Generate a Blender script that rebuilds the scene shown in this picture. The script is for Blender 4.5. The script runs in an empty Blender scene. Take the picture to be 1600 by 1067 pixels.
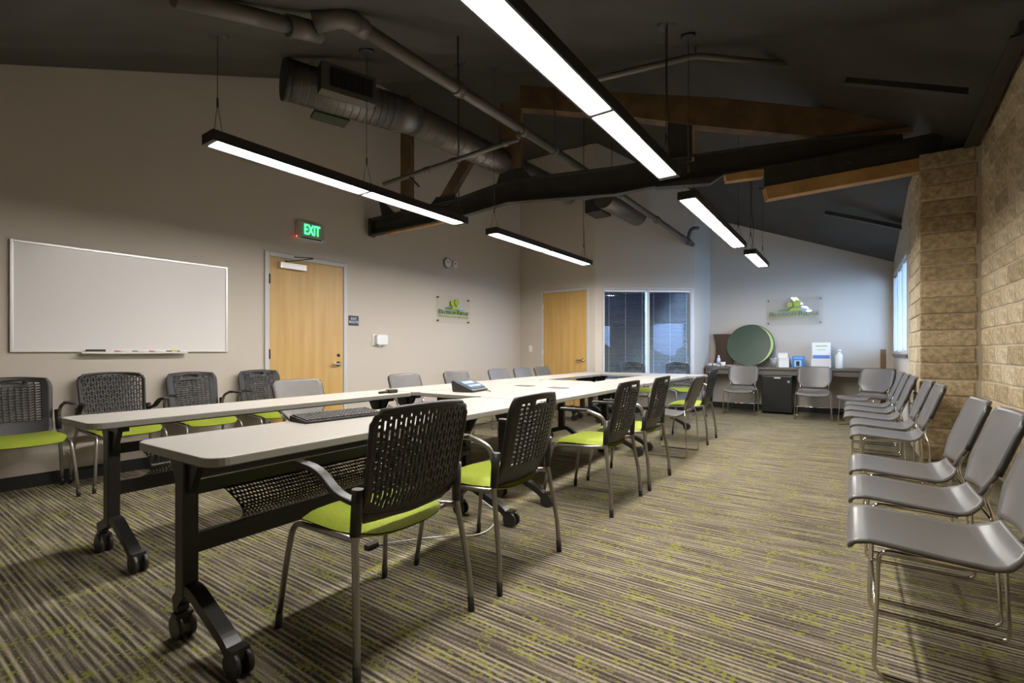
import bpy, bmesh, math, random
from mathutils import Vector, Matrix
random.seed(7)
S = bpy.context.scene
COL = S.collection
PI = math.pi
# ---------------------------------------------------------------- camera, world, exposure
cd = bpy.data.cameras.new('camera'); cam = bpy.data.objects.new('camera', cd); COL.objects.link(cam)
cam.location = (0, 0, 1.10); cam.rotation_euler = (PI/2, 0, math.radians(35.05))
cd.sensor_width = 36; cd.lens = 17.0; cd.shift_y = 0.0096; cd.clip_start = 0.02; cd.clip_end = 300
S.camera = cam
w = bpy.data.worlds.new('world'); S.world = w; w.use_nodes = True
bg = w.node_tree.nodes['Background']; bg.inputs[0].default_value = (0.36, 0.53, 0.92, 1); bg.inputs[1].default_value = 4.6
S.view_settings.view_transform = 'Standard'; S.view_settings.look = 'None'
S.view_settings.exposure = 2.4; S.view_settings.gamma = 1.0; S.view_settings.use_curve_mapping = False
LIGHT_POWER = 19.5      # emission of the linear light diffusers

# ---------------------------------------------------------------- materials
MATS = {}
def mat(name, col, rough=0.6, metal=0.0, spec=0.5, noise=0.0, nscale=20.0, bump=0.0, bscale=60.0, emit=None, estr=0.0, coat=0.0, stretch=None):
    if name in MATS: return MATS[name]
    m = bpy.data.materials.new(name); m.use_nodes = True; MATS[name] = m
    nt = m.node_tree; b = nt.nodes['Principled BSDF']
    b.inputs['Base Color'].default_value = (*col, 1); b.inputs['Roughness'].default_value = rough
    b.inputs['Metallic'].default_value = metal; b.inputs['Specular IOR Level'].default_value = spec
    if coat: b.inputs['Coat Weight'].default_value = coat
    if emit: b.inputs['Emission Color'].default_value = (*emit, 1); b.inputs['Emission Strength'].default_value = estr
    if noise or bump:
        tc = nt.nodes.new('ShaderNodeTexCoord'); mp = nt.nodes.new('ShaderNodeMapping')
        nt.links.new(tc.outputs['Object'], mp.inputs['Vector'])
        if stretch: mp.inputs['Scale'].default_value = stretch
    if noise:
        n = nt.nodes.new('ShaderNodeTexNoise'); n.inputs['Scale'].default_value = nscale; n.inputs['Detail'].default_value = 4
        nt.links.new(mp.outputs['Vector'], n.inputs['Vector'])
        r = nt.nodes.new('ShaderNodeValToRGB')
        r.color_ramp.elements[0].position = 0.3; r.color_ramp.elements[1].position = 0.7
        r.color_ramp.elements[0].color = (*[max(0, c*(1-noise)) for c in col], 1)
        r.color_ramp.elements[1].color = (*[min(1, c*(1+noise)) for c in col], 1)
        nt.links.new(n.outputs['Fac'], r.inputs['Fac']); nt.links.new(r.outputs['Color'], b.inputs['Base Color'])
    if bump:
        n2 = nt.nodes.new('ShaderNodeTexNoise'); n2.inputs['Scale'].default_value = bscale; n2.inputs['Detail'].default_value = 5
        nt.links.new(mp.outputs['Vector'], n2.inputs['Vector'])
        bp = nt.nodes.new('ShaderNodeBump'); bp.inputs['Strength'].default_value = bump; bp.inputs['Distance'].default_value = 0.01
        nt.links.new(n2.outputs['Fac'], bp.inputs['Height']); nt.links.new(bp.outputs['Normal'], b.inputs['Normal'])
    return m

def carpet_mat():
    m = bpy.data.materials.new('carpet'); m.use_nodes = True; nt = m.node_tree; N = nt.nodes.new; L = nt.links.new
    b = nt.nodes['Principled BSDF']; b.inputs['Roughness'].default_value = 0.95; b.inputs['Specular IOR Level'].default_value = 0.1
    tc = N('ShaderNodeTexCoord'); sep = N('ShaderNodeSeparateXYZ'); L(tc.outputs['Object'], sep.inputs[0])
    def mapped(sx, sy, off=0.0):
        mp = N('ShaderNodeMapping'); mp.inputs['Scale'].default_value = (sx, sy, 1); mp.inputs['Location'].default_value = (off, off*1.7, 0)
        L(tc.outputs['Object'], mp.inputs['Vector']); return mp.outputs['Vector']
    # fine lines across the room: rows along Y with slow variation along X
    n1 = N('ShaderNodeTexNoise'); n1.inputs['Scale'].default_value = 1.0; n1.inputs['Detail'].default_value = 3; L(mapped(2.2, 58), n1.inputs['Vector'])
    wv = N('ShaderNodeMath'); wv.operation = 'SINE'
    ml = N('ShaderNodeMath'); ml.operation = 'MULTIPLY'; ml.inputs[1].default_value = 2*PI/0.024; L(sep.outputs['Y'], ml.inputs[0]); L(ml.outputs[0], wv.inputs[0])
    sc = N('ShaderNodeMath'); sc.operation = 'MULTIPLY_ADD'; sc.inputs[1].default_value = 0.13; L(wv.outputs[0], sc.inputs[0]); L(n1.outputs['Fac'], sc.inputs[2])
    n1b = N('ShaderNodeTexNoise'); n1b.inputs['Scale'].default_value = 1.0; n1b.inputs['Detail'].default_value = 2; L(mapped(90, 160), n1b.inputs['Vector'])
    ad = N('ShaderNodeMath'); ad.operation = 'MULTIPLY_ADD'; ad.inputs[1].default_value = 0.35; L(n1b.outputs['Fac'], ad.inputs[0]); L(sc.outputs[0], ad.inputs[2])
    rp = N('ShaderNodeValToRGB'); e = rp.color_ramp.elements
    e[0].position = 0.43; e[0].color = (0.045, 0.037, 0.029, 1); e[1].position = 0.90; e[1].color = (0.36, 0.315, 0.235, 1)
    x = rp.color_ramp.elements.new(0.63); x.color = (0.115, 0.096, 0.072, 1); x = rp.color_ramp.elements.new(0.76); x.color = (0.21, 0.18, 0.13, 1)
    L(ad.outputs[0], rp.inputs['Fac'])
    # lime flecks: small blocky cells inside clustered patches
    mp = N('ShaderNodeMapping'); mp.inputs['Scale'].default_value = (75, 105, 1); L(tc.outputs['Object'], mp.inputs['Vector'])
    sn = N('ShaderNodeVectorMath'); sn.operation = 'FLOOR'; L(mp.outputs['Vector'], sn.inputs[0])
    wn = N('ShaderNodeTexWhiteNoise'); wn.noise_dimensions = '2D'; L(sn.outputs[0], wn.inputs['Vector'])
    n2 = N('ShaderNodeTexNoise'); n2.inputs['Scale'].default_value = 1.0; n2.inputs['Detail'].default_value = 4; n2.inputs['Roughness'].default_value = 0.7; L(mapped(7, 9, 3.3), n2.inputs['Vector'])
    r2 = N('ShaderNodeMapRange'); r2.inputs[1].default_value = 0.46; r2.inputs[2].default_value = 0.72; r2.inputs[3].default_value = 0.0; r2.inputs[4].default_value = 0.75
    L(n2.outputs['Fac'], r2.inputs[0])
    lt = N('ShaderNodeMath'); lt.operation = 'LESS_THAN'; L(wn.outputs['Value'], lt.inputs[0]); L(r2.outputs[0], lt.inputs[1])
    mx = N('ShaderNodeMix'); mx.data_type = 'RGBA'; L(lt.outputs[0], mx.inputs['Factor']); L(rp.outputs['Color'], mx.inputs['A'])
    g = N('ShaderNodeMix'); g.data_type = 'RGBA'; g.inputs['Factor'].default_value = 0.62; L(rp.outputs['Color'], g.inputs['A']); g.inputs['B'].default_value = (0.25, 0.26, 0.025, 1)
    L(g.outputs['Result'], mx.inputs['B']); L(mx.outputs['Result'], b.inputs['Base Color'])
    bp = N('ShaderNodeBump'); bp.inputs['Strength'].default_value = 0.5; bp.inputs['Distance'].default_value = 0.006
    L(ad.outputs[0], bp.inputs['Height']); L(bp.outputs['Normal'], b.inputs['Normal'])
    return m

def wood_mat(name, c1, c2, rough=0.5, scale=(30, 30, 1.2)):
    m = bpy.data.materials.new(name); m.use_nodes = True; nt = m.node_tree; N = nt.nodes.new; L = nt.links.new
    b = nt.nodes['Principled BSDF']; b.inputs['Roughness'].default_value = rough
    tc = N('ShaderNodeTexCoord'); mp = N('ShaderNodeMapping'); mp.inputs['Scale'].default_value = scale; L(tc.outputs['Object'], mp.inputs['Vector'])
    n = N('ShaderNodeTexNoise'); n.inputs['Scale'].default_value = 1; n.inputs['Detail'].default_value = 5; L(mp.outputs['Vector'], n.inputs['Vector'])
    r = N('ShaderNodeValToRGB'); r.color_ramp.elements[0].position = 0.3; r.color_ramp.elements[1].position = 0.7
    r.color_ramp.elements[0].color = (*c1, 1); r.color_ramp.elements[1].color = (*c2, 1)
    L(n.outputs['Fac'], r.inputs['Fac']); L(r.outputs['Color'], b.inputs['Base Color'])
    MATS[name] = m; return m

def glass_mat():
    m = bpy.data.materials.new('window_glass'); m.use_nodes = True; nt = m.node_tree; nt.nodes.clear(); N = nt.nodes.new; L = nt.links.new
    o = N('ShaderNodeOutputMaterial'); t = N('ShaderNodeBsdfTransparent'); t.inputs[0].default_value = (0.9, 0.95, 0.93, 1)
    g = N('ShaderNodeBsdfGlossy'); g.inputs['Roughness'].default_value = 0.02; lw_ = N('ShaderNodeLayerWeight'); pw = N('ShaderNodeMath'); pw.operation = 'POWER'; pw.inputs[1].default_value = 4.0; L(lw_.outputs['Facing'], pw.inputs[0]); f = N('ShaderNodeMath'); f.operation = 'MULTIPLY_ADD'; f.inputs[1].default_value = 0.8; f.inputs[2].default_value = 0.05; L(pw.outputs[0], f.inputs[0])
    x = N('ShaderNodeMixShader'); L(f.outputs[0], x.inputs[0]); L(t.outputs[0], x.inputs[1]); L(g.outputs[0], x.inputs[2]); L(x.outputs[0], o.inputs[0])
    MATS['glass'] = m; return m

CARPET = carpet_mat(); GLASS = glass_mat()
ACR = GLASS.copy(); ACR.name = 'clear_acrylic'
for n_ in ACR.node_tree.nodes:
    if n_.type == 'BSDF_TRANSPARENT': n_.inputs[0].default_value = (0.99, 0.99, 0.985, 1)
    if n_.type == 'MATH' and n_.operation == 'MULTIPLY_ADD': n_.inputs[1].default_value = 0.4; n_.inputs[2].default_value = 0.025
WALL = mat('wall_paint', (0.52, 0.465, 0.395), 0.75, bump=0.06, bscale=180)
CEIL = mat('black_insulation_fabric', (0.048, 0.043, 0.037), 0.55, noise=0.15, nscale=2.5, bump=0.35, bscale=3.0)
BLOCK = mat('slump_block', (0.46, 0.36, 0.215), 0.9, noise=0.34, nscale=22, bump=1.0, bscale=48)
BLOCK2 = mat('slump_block_tan', (0.52, 0.42, 0.27), 0.9, noise=0.32, nscale=20, bump=1.0, bscale=45)
BLOCK3 = mat('slump_block_brown', (0.37, 0.285, 0.165), 0.9, noise=0.36, nscale=24, bump=1.0, bscale=50)
MORTAR = mat('mortar', (0.52, 0.45, 0.34), 0.95, bump=0.6, bscale=80)
BASEB = mat('black_rubber_base', (0.012, 0.012, 0.011), 0.5)
DOORW = wood_mat('maple_door', (0.47, 0.285, 0.085), (0.56, 0.36, 0.125), 0.42, (14, 14, 0.9))
FRAMEP = mat('door_frame_paint', (0.50, 0.50, 0.49), 0.45)
TIMBER = wood_mat('old_timber', (0.075, 0.041, 0.019), (0.165, 0.095, 0.045), 0.7, (5, 5, 5))
TIMBERL = wood_mat('cut_timber', (0.34, 0.19, 0.07), (0.48, 0.29, 0.12), 0.7, (6, 6, 6))
STEEL = mat('dark_painted_steel', (0.035, 0.033, 0.030), 0.5, noise=0.2, nscale=6)
PIPE = mat('grey_painted_pipe', (0.13, 0.12, 0.11), 0.45, metal=0.3)
DUCT = mat('dark_galvanised_duct', (0.17, 0.16, 0.15), 0.40, metal=0.7, noise=0.12, nscale=5)
BLACKM = mat('black_metal', (0.014, 0.013, 0.012), 0.38)
BLACKP = mat('black_plastic', (0.022, 0.020, 0.019), 0.42)
MESHB = mat('black_mesh_plastic', (0.017, 0.015, 0.014), 0.45)
GREEN = mat('lime_fabric', (0.235, 0.285, 0.016), 0.85, noise=0.10, nscale=90, bump=0.15, bscale=300)
LEGM = mat('silver_grey_metal', (0.33, 0.31, 0.29), 0.32, metal=0.85)
CHROME = mat('chrome', (0.62, 0.60, 0.57), 0.12, metal=1.0)
GREYP = mat('grey_shell_plastic', (0.118, 0.110, 0.102), 0.36, spec=0.5, noise=0.05, nscale=12)
TABLE = mat('off_white_laminate', (0.375, 0.355, 0.322), 0.38, noise=0.03, nscale=40)
TEDGE = mat('grey_edge_band', (0.25, 0.235, 0.205), 0.5)
WHITEB = mat('whiteboard_enamel', (0.72, 0.69, 0.665), 0.22)
ALU = mat('aluminium', (0.72, 0.71, 0.69), 0.35, metal=0.6)
WHITEP = mat('white_plastic', (0.72, 0.71, 0.69), 0.4)
PAPER = mat('white_paper', (0.78, 0.77, 0.76), 0.8)
DIFF = mat('lit_diffuser', (1, 1, 1), 0.5, emit=(1.0, 0.95, 0.90), estr=LIGHT_POWER)
FIXT = mat('black_fixture_housing', (0.018, 0.016, 0.015), 0.45)
EXITG = mat('exit_green_light', (0, 0.6, 0.1), 0.5, emit=(0.03, 1.0, 0.16), estr=1.3)
REDL = mat('red_indicator_light', (0.6, 0, 0), 0.5, emit=(1, 0.05, 0.02), estr=2.5)
ACRYL = mat('acrylic_plate', (0.60, 0.56, 0.50), 0.05, coat=0.6)
LG1 = mat('logo_dark_green', (0.075, 0.21, 0.035), 0.4); LG2 = mat('logo_lime', (0.30, 0.42, 0.03), 0.4)
LG3 = mat('logo_blue', (0.27, 0.47, 0.72), 0.4); LG4 = mat('logo_hill_green', (0.06, 0.19, 0.075), 0.4); LG5 = mat('logo_pale_green', (0.34, 0.46, 0.16), 0.4)
NAVY = mat('navy_sign', (0.008, 0.012, 0.03), 0.4); LAM = mat('dark_laminate_counter', (0.12, 0.105, 0.09), 0.45, noise=0.1, nscale=30)
FRIDGE = mat('black_fridge', (0.010, 0.010, 0.010), 0.35, bump=0.1, bscale=200)
DGREEN = mat('dark_green_laminate', (0.032, 0.06, 0.035), 0.45); PGREEN = mat('pale_green_edge', (0.38, 0.52, 0.16), 0.5)
BROWN = mat('brown_laminate', (0.055, 0.026, 0.013), 0.5); BLUEB = mat('blue_box', (0.03, 0.17, 0.45), 0.4)
BLIND1 = mat('dimmed_blind_slat', (0.13, 0.13, 0.127), 0.5); BLIND = mat('blind_slat', (0.70, 0.71, 0.71), 0.5); GRASS = mat('grass', (0.009, 0.013, 0.003), 0.9, spec=0.0, noise=0.4, nscale=2)  # slat copies: one darkened for the dim window, one whitened to bounce skylight
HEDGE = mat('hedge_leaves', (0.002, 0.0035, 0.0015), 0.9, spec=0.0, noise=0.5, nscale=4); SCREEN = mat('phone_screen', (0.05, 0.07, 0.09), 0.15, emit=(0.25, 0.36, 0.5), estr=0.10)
KEYC = mat('dark_grey_keys', (0.05, 0.047, 0.044), 0.5); REDM = mat('red_marker', (0.55, 0.03, 0.04), 0.4); YEL = mat('yellow_pad', (0.6, 0.55, 0.05), 0.6)
GRNM = mat('green_marker', (0.02, 0.22, 0.09), 0.4); CONC = mat('concrete_path', (0.03, 0.03, 0.028), 0.9, spec=0.0)

# ---------------------------------------------------------------- mesh helpers
def box(bm, x0, x1, y0, y1, z0, z1, M=None, mi=0):
    vs = [Vector((x, y, z)) for x in (x0, x1) for y in (y0, y1) for z in (z0, z1)]
    if M: vs = [M @ v for v in vs]
    v = [bm.verts.new(p) for p in vs]
    for f in ((0,1,3,2),(4,6,7,5),(0,4,5,1),(2,3,7,6),(0,2,6,4),(1,5,7,3)):
        bm.faces.new([v[i] for i in f]).material_index = mi
def beam(bm, a, b, w, h, up=(0, 0, 1), mi=0):
    a = Vector(a); b = Vector(b); d = (b-a); L = d.length; d.normalize(); up = Vector(up)
    s = d.cross(up).normalized(); u = s.cross(d).normalized()
    M = Matrix((( d.x, s.x, u.x, a.x), (d.y, s.y, u.y, a.y), (d.z, s.z, u.z, a.z), (0, 0, 0, 1)))
    box(bm, 0, L, -w/2, w/2, -h/2, h/2, M, mi)
def tube(bm, pts, r, seg=8, cap=True, mi=0):
    pts = [Vector(p) for p in pts]; n = len(pts); rings = []; prev = None
    rr = r if isinstance(r, (list, tuple)) else [r]*n
    for i, p in enumerate(pts):
        d = (pts[min(i+1, n-1)] - pts[max(i-1, 0)]).normalized()
        if prev is None:
            a = Vector((0, 0, 1)) if abs(d.z) < 0.9 else Vector((1, 0, 0)); s = d.cross(a).normalized()
        else:
            s = (prev - d*prev.dot(d)).normalized()
        prev = s; u = d.cross(s)
        rings.append([bm.verts.new(p + (s*math.cos(2*PI*k/seg) + u*math.sin(2*PI*k/seg))*rr[i]) for k in range(seg)])
    for i in range(n-1):
        for k in range(seg):
            f = bm.faces.new((rings[i][k], rings[i][(k+1) % seg], rings[i+1][(k+1) % seg], rings[i+1][k])); f.smooth = True; f.material_index = mi
    if cap:
        bm.faces.new(rings[0][::-1]).material_index = mi; bm.faces.new(rings[-1]).material_index = mi
def arc(pts, n=5, rad=0.09):
    """round the corners of a polyline (Catmull style quadratic corners)"""
    P = [Vector(p) for p in pts]; out = [P[0]]
    for i in range(1, len(P)-1):
        a, b, c = P[i-1], P[i], P[i+1]; k = min(rad, (b-a).length*0.48, (c-b).length*0.48)
        p = b+(a-b).normalized()*k; q = b+(c-b).normalized()*k
        for j in range(n+1):
            t = j/n; out.append(p*(1-t)**2 + b*2*t*(1-t) + q*t*t)
    out.append(P[-1]); return out
def prism(bm, pts, z0, z1, M=None, mi=0, mside=None):
    lo = [Vector((p[0], p[1], z0)) for p in pts]; hi = [Vector((p[0], p[1], z1)) for p in pts]
    if M: lo = [M @ v for v in lo]; hi = [M @ v for v in hi]
    a = [bm.verts.new(v) for v in lo]; b = [bm.verts.new(v) for v in hi]; n = len(pts)
    bm.faces.new(a[::-1]).material_index = mi; bm.faces.new(b).material_index = mi
    for i in range(n):
        bm.faces.new((a[i], a[(i+1) % n], b[(i+1) % n], b[i])).material_index = mi if mside is None else mside
def lathe(bm, prof, seg=24, c=(0, 0, 0), mi=0):
    rings = [[bm.verts.new((c[0]+r*math.cos(2*PI*k/seg), c[1]+r*math.sin(2*PI*k/seg), c[2]+z)) for k in range(seg)] for r, z in prof]
    for i in range(len(prof)-1):
        for k in range(seg):
            f = bm.faces.new((rings[i][k], rings[i][(k+1) % seg], rings[i+1][(k+1) % seg], rings[i+1][k])); f.smooth = True; f.material_index = mi
    bm.faces.new(rings[0][::-1]).material_index = mi; bm.faces.new(rings[-1]).material_index = mi
def sweep(bm, pts, w, h):
    P = [Vector(p) for p in pts]; n = len(P); R_ = []
    for i, p in enumerate(P):
        d = (P[min(i+1, n-1)]-P[max(i-1, 0)]).normalized(); s_ = d.cross(Vector((0, 0, 1))).normalized(); u_ = s_.cross(d).normalized()
        R_.append([bm.verts.new(p+s_*a*w/2+u_*b*h/2) for a, b in ((-1, -1), (1, -1), (1, 1), (-1, 1))])
    for i in range(n-1):
        for k in range(4): bm.faces.new((R_[i][k], R_[i][(k+1) % 4], R_[i+1][(k+1) % 4], R_[i+1][k])).smooth = False
    bm.faces.new(R_[0][::-1]); bm.faces.new(R_[-1])
def rrect(x0, x1, y0, y1, r, n=6):
    out = []
    for cx, cy, a in ((x1-r, y1-r, 0), (x0+r, y1-r, PI/2), (x0+r, y0+r, PI), (x1-r, y0+r, 1.5*PI)):
        for k in range(n+1): t = a+PI/2*k/n; out.append((cx+r*math.cos(t), cy+r*math.sin(t)))
    return out
def grid(bm, fn, nu, nv, hole=None, mi=0, smooth=True):
    V = {}
    def v(i, j):
        if (i, j) not in V: V[i, j] = bm.verts.new(fn(i/nu, j/nv))
        return V[i, j]
    for i in range(nu):
        for j in range(nv):
            if hole and hole(i, j): continue
            f = bm.faces.new((v(i, j), v(i+1, j), v(i+1, j+1), v(i, j+1))); f.smooth = smooth; f.material_index = mi
def obj(name, bm, m, parent=None, loc=None, rot=None, solid=None, bevel=None, kind=None, label=None):
    me = bpy.data.meshes.new(name); bmesh.ops.recalc_face_normals(bm, faces=bm.faces[:]); bm.to_mesh(me); bm.free()
    for x in (m if isinstance(m, (list, tuple)) else [m]): me.materials.append(x)
    o = bpy.data.objects.new(name, me); COL.objects.link(o)
    if parent: o.parent = parent
    if loc: o.location = loc
    if rot: o.rotation_euler = rot
    if solid: s = o.modifiers.new('solid', 'SOLIDIFY'); s.thickness = solid; s.offset = 0
    if bevel: s = o.modifiers.new('bevel', 'BEVEL'); s.width = bevel; s.segments = 2; s.limit_method = 'ANGLE'
    if kind: o['kind'] = kind
    if label: o['label'] = label
    return o
def B(*a, **k): bm = bmesh.new(); box(bm, *a, **k); return bm
def T(*a, **k): bm = bmesh.new(); tube(bm, *a, **k); return bm
def tag(o, label, cat, group=None):
    o['label'] = label; o['category'] = cat
    if group: o['group'] = group
    return o
def thing(name, label, cat, loc=(0, 0, 0), rz=0.0, group=None):
    o = bpy.data.objects.new(name, None); COL.objects.link(o); o.location = loc; o.rotation_euler = (0, 0, rz); o.empty_display_size = 0.1
    return tag(o, label, cat, group)
def struct(name, bm, m, parent=None, **k):
    o = obj(name, bm, m, parent, **k)
    if not parent: o['kind'] = 'structure'
    return o
def copy_tree(o, parent=None):
    c = o.copy(); COL.objects.link(c); c.parent = parent
    for ch in o.children: copy_tree(ch, c)
    return c
def place(proto, used, loc, rz, label, group):
    o = proto if not used else copy_tree(proto)
    o.location = loc; o.rotation_euler = (0, 0, rz); o['label'] = label; o['group'] = group
    return o
def text_bm(s, size, ext, M, bold=0.0):
    cu = bpy.data.curves.new('txt', 'FONT'); cu.body = s; cu.size = size; cu.extrude = ext; cu.offset = bold*size; cu.align_x = 'CENTER'; cu.align_y = 'CENTER'
    o = bpy.data.objects.new('txt', cu); COL.objects.link(o); bpy.context.view_layer.update()
    me = bpy.data.meshes.new_from_object(o.evaluated_get(bpy.context.evaluated_depsgraph_get()))
    bm = bmesh.new(); bm.from_mesh(me); bmesh.ops.transform(bm, matrix=M, verts=bm.verts[:])
    bpy.data.objects.remove(o); bpy.data.curves.remove(cu); bpy.data.meshes.remove(me); return bm

# ---------------------------------------------------------------- the room
def zc(x, y):
    p1 = 4.961-0.406*x-0.213*y; p3 = 1.805+0.41*y-0.22*x
    return min(p1, max(2.78, p3), 4.8)
KA = (-5.44-0.0325, -1.3); K1 = (-5.334, 7.889); K2 = (-3.727, 7.889); K3 = (-2.32, 9.047); K4 = (-2.30, 10.158); K5 = (0.575, 10.158); K6 = (0.575, 7.58)
RW0 = (1.17, -1.3); RW1 = (1.03, 6.75)
bm = bmesh.new(); box(bm, -6.2, 2.0, -1.6, 10.8, -0.1, 0.0); struct('floor', bm, CARPET)
def wall(name, a, b, m=WALL, z0=0.0, th=0.12, n=14, openings=()):
    """wall from a to b (room on the right-hand side walking a->b is outside); top follows the roof"""
    bm = bmesh.new(); a = Vector((*a, 0)); b = Vector((*b, 0)); L = (b-a).length; d = (b-a)/L; nrm = Vector((-d.y, d.x, 0))
    cuts = sorted(set([0, L] + [L*i/n for i in range(1, n)] + [c for o in openings for c in o[:2]]))
    def seg(s0, s1, zl0, zl1, zh0, zh1):
        p = []
        for off in (0, th):
            for s, lo, hi in ((s0, zl0, zh0), (s1, zl1, zh1)):
                q = a+d*s+nrm*off; p += [bm.verts.new((q.x, q.y, lo)), bm.verts.new((q.x, q.y, hi))]
        for f in ((0,1,3,2),(4,6,7,5),(0,4,5,1),(2,3,7,6),(0,2,6,4),(1,5,7,3)): bm.faces.new([p[i] for i in f])
    for s0, s1 in zip(cuts[:-1], cuts[1:]):
        if s1-s0 < 1e-5: continue
        q0 = a+d*s0; q1 = a+d*s1; h0 = zc(q0.x, q0.y)+0.04; h1 = zc(q1.x, q1.y)+0.04
        op = [o for o in openings if o[0]-1e-4 <= s0 and s1 <= o[1]+1e-4]
        if op:
            if op[0][2] > z0: seg(s0, s1, z0, z0, op[0][2], op[0][2])
            seg(s0, s1, op[0][3], op[0][3], h0, h1)
        else: seg(s0, s1, z0, z0, h0, h1)
    return struct(name, bm, m)
wall('wall_left', KA, K1, n=40)
wall('wall_door', K1, K2)
W1L = math.dist(K2, K3); W1a, W1b = 0.135, W1L-0.02
wall('wall_window', K2, K3, openings=((W1a, W1b, 0.55, 2.24),))
wall('wall_return', K3, K4)
wall('wall_far', K4, K5)
wall('wall_side', K5, K6, openings=((0.12, 2.45, 1.06, 2.36),))
wall('wall_back', (1.4, -1.3), (-5.6, -1.3))
# ceiling
bm = bmesh.new(); NX, NY = 46, 70
def cf(u, v):
    x = -5.75+u*7.35; y = -1.5+v*12.1
    sag = 0.035*abs(math.sin(x*1.9+y*0.5))*abs(math.sin(y*1.15+0.4)) if zc(x, y) > 2.9 else 0
    return (x, y, zc(x, y)+0.03-sag*0.0+(0.022*math.sin(3.1*x+1.7*y)*math.sin(2.3*y-x)+0.012*math.sin(7.3*x-2.1*y))*max(0, min(1, (x+5.2)/1.0, (1.0-x)/0.6, (9.9-y)/0.8)))
grid(bm, cf, NX, NY); struct('ceiling', bm, CEIL, solid=0.03)
# baseboards
def baseb(name, a, b):
    bm = bmesh.new(); a = Vector((*a, 0)); b = Vector((*b, 0)); d = (b-a).normalized(); n = Vector((d.y, -d.x, 0))
    p = [a, b, b+n*0.012, a+n*0.012]; prism(bm, [(q.x, q.y) for q in p], 0.0, 0.105); struct(name, bm, BASEB)
baseb('baseboard_left', KA, K1); baseb('baseboard_door', K1, K2); baseb('baseboard_window', K2, K3); baseb('baseboard_return', K3, K4); baseb('baseboard_far', K4, K5); baseb('baseboard_side', K5, K6)

# right block wall: mortar core with individual blocks proud of it
def course_wall():
    a = Vector((*RW0, 0)); b = Vector((*RW1, 0)); d = (b-a).normalized(); L = (b-a).length; n = Vector((-d.y, d.x, 0))  # n points into the room (-x)
    bm = bmesh.new(); p = [a, b, b-n*0.22, a-n*0.22]; 
    a2 = a+n*0.0; b2 = b+n*0.0
    prism(bm, [(a2.x, a2.y), (b2.x, b2.y), (p[2].x, p[2].y), (p[3].x, p[3].y)], 0, 3.9); w = struct('wall_right', bm, MORTAR)
    H = 0.164; meshes = {}
    def blockmesh(ln, k):
        key = (round(ln, 3), k)
        if key not in meshes:
            r = random.Random(hash(key) & 999); bm = bmesh.new(); g = 0.0065
            vs = {}
            x0, x1, z0, z1 = g, ln-g, g, H-g
            j = lambda s=0.004: r.uniform(-s, s)
            fr = [(x0+j(), z0+j()), ((x0+x1)/2+j(), z0+j()), (x1+j(), z0+j()), (x1+j(), z1+j()), ((x0+x1)/2+j(), z1+j()), (x0+j(), z1+j())]
            back = [bm.verts.new((x, -0.03, z)) for x, z in fr]
            mid = [bm.verts.new((x, 0.003, z)) for x, z in fr]
            cx, cz = (x0+x1)/2, (z0+z1)/2
            front = [bm.verts.new((cx+(x-cx)*0.955, 0.008+j(0.0025), cz+(z-cz)*0.90)) for x, z in fr]
            for A_, B_ in ((back, mid), (mid, front)):
                for i in range(6): bm.faces.new((A_[i], A_[(i+1) % 6], B_[(i+1) % 6], B_[i]))
            bm.faces.new((front[0], front[1], front[4], front[5])); bm.faces.new((front[1], front[2], front[3], front[4]))
            bmesh.ops.recalc_face_normals(bm, faces=bm.faces[:])
            me = bpy.data.meshes.new('block'); bm.to_mesh(me); bm.free(); me.materials.append((BLOCK, BLOCK2, BLOCK3)[k]); meshes[key] = me
        return meshes[key]
    ang = math.atan2(d.y, d.x)
    for c in range(20):
        s = L-(0.2 if c % 2 else 0.4); z = c*H; first = True
        s0 = L
        while s0 > L-3.3:
            s1 = s0-(0.2 if (first and c % 2) else 0.4); first = False
            q = a+d*s1
            o = bpy.data.objects.new('block', blockmesh(s0-s1, random.choice((0, 0, 1, 1, 2)))); COL.objects.link(o); o.parent = w
            o.location = (q.x, q.y, z); o.rotation_euler = (0, 0, ang); s0 = s1
    # plain run of the same wall nearer than the frame
    bm = bmesh.new(); q = a+d*(L-3.3); p = [a+n*0.006, q+n*0.006, q-n*0.03, a-n*0.03]; prism(bm, [(v.x, v.y) for v in p], 0, 3.3); obj('block_field', bm, BLOCK, w)
    return w
wr = course_wall()
# pilaster of stacked blocks carrying the truss
bm = bmesh.new(); box(bm, 0.585, 1.10, 6.415, 7.60, 0, 3.08); pil = struct('wall_pilaster', bm, MORTAR)
for c in range(19):
    z = c*0.1635; r = random.Random(c)
    for (x0, x1, y0, y1) in (((0.57, 1.00, 6.40, 6.80), (0.57, 0.77, 6.81, 7.19), (0.57, 0.77, 7.20, 7.58)) if c % 2 else ((0.57, 0.985, 6.40, 6.60), (0.57, 0.77, 6.61, 7.00), (0.57, 0.77, 7.01, 7.40))):
        bm = bmesh.new(); j = lambda: r.uniform(-0.004, 0.004)
        box(bm, x0+j(), x1+j(), y0+j(), y1, z+0.006, z+0.157+j())
        obj('block', bm, (BLOCK3, BLOCK, BLOCK3)[c % 3] if y0 < 6.5 else BLOCK2, pil, bevel=0.012)

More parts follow.
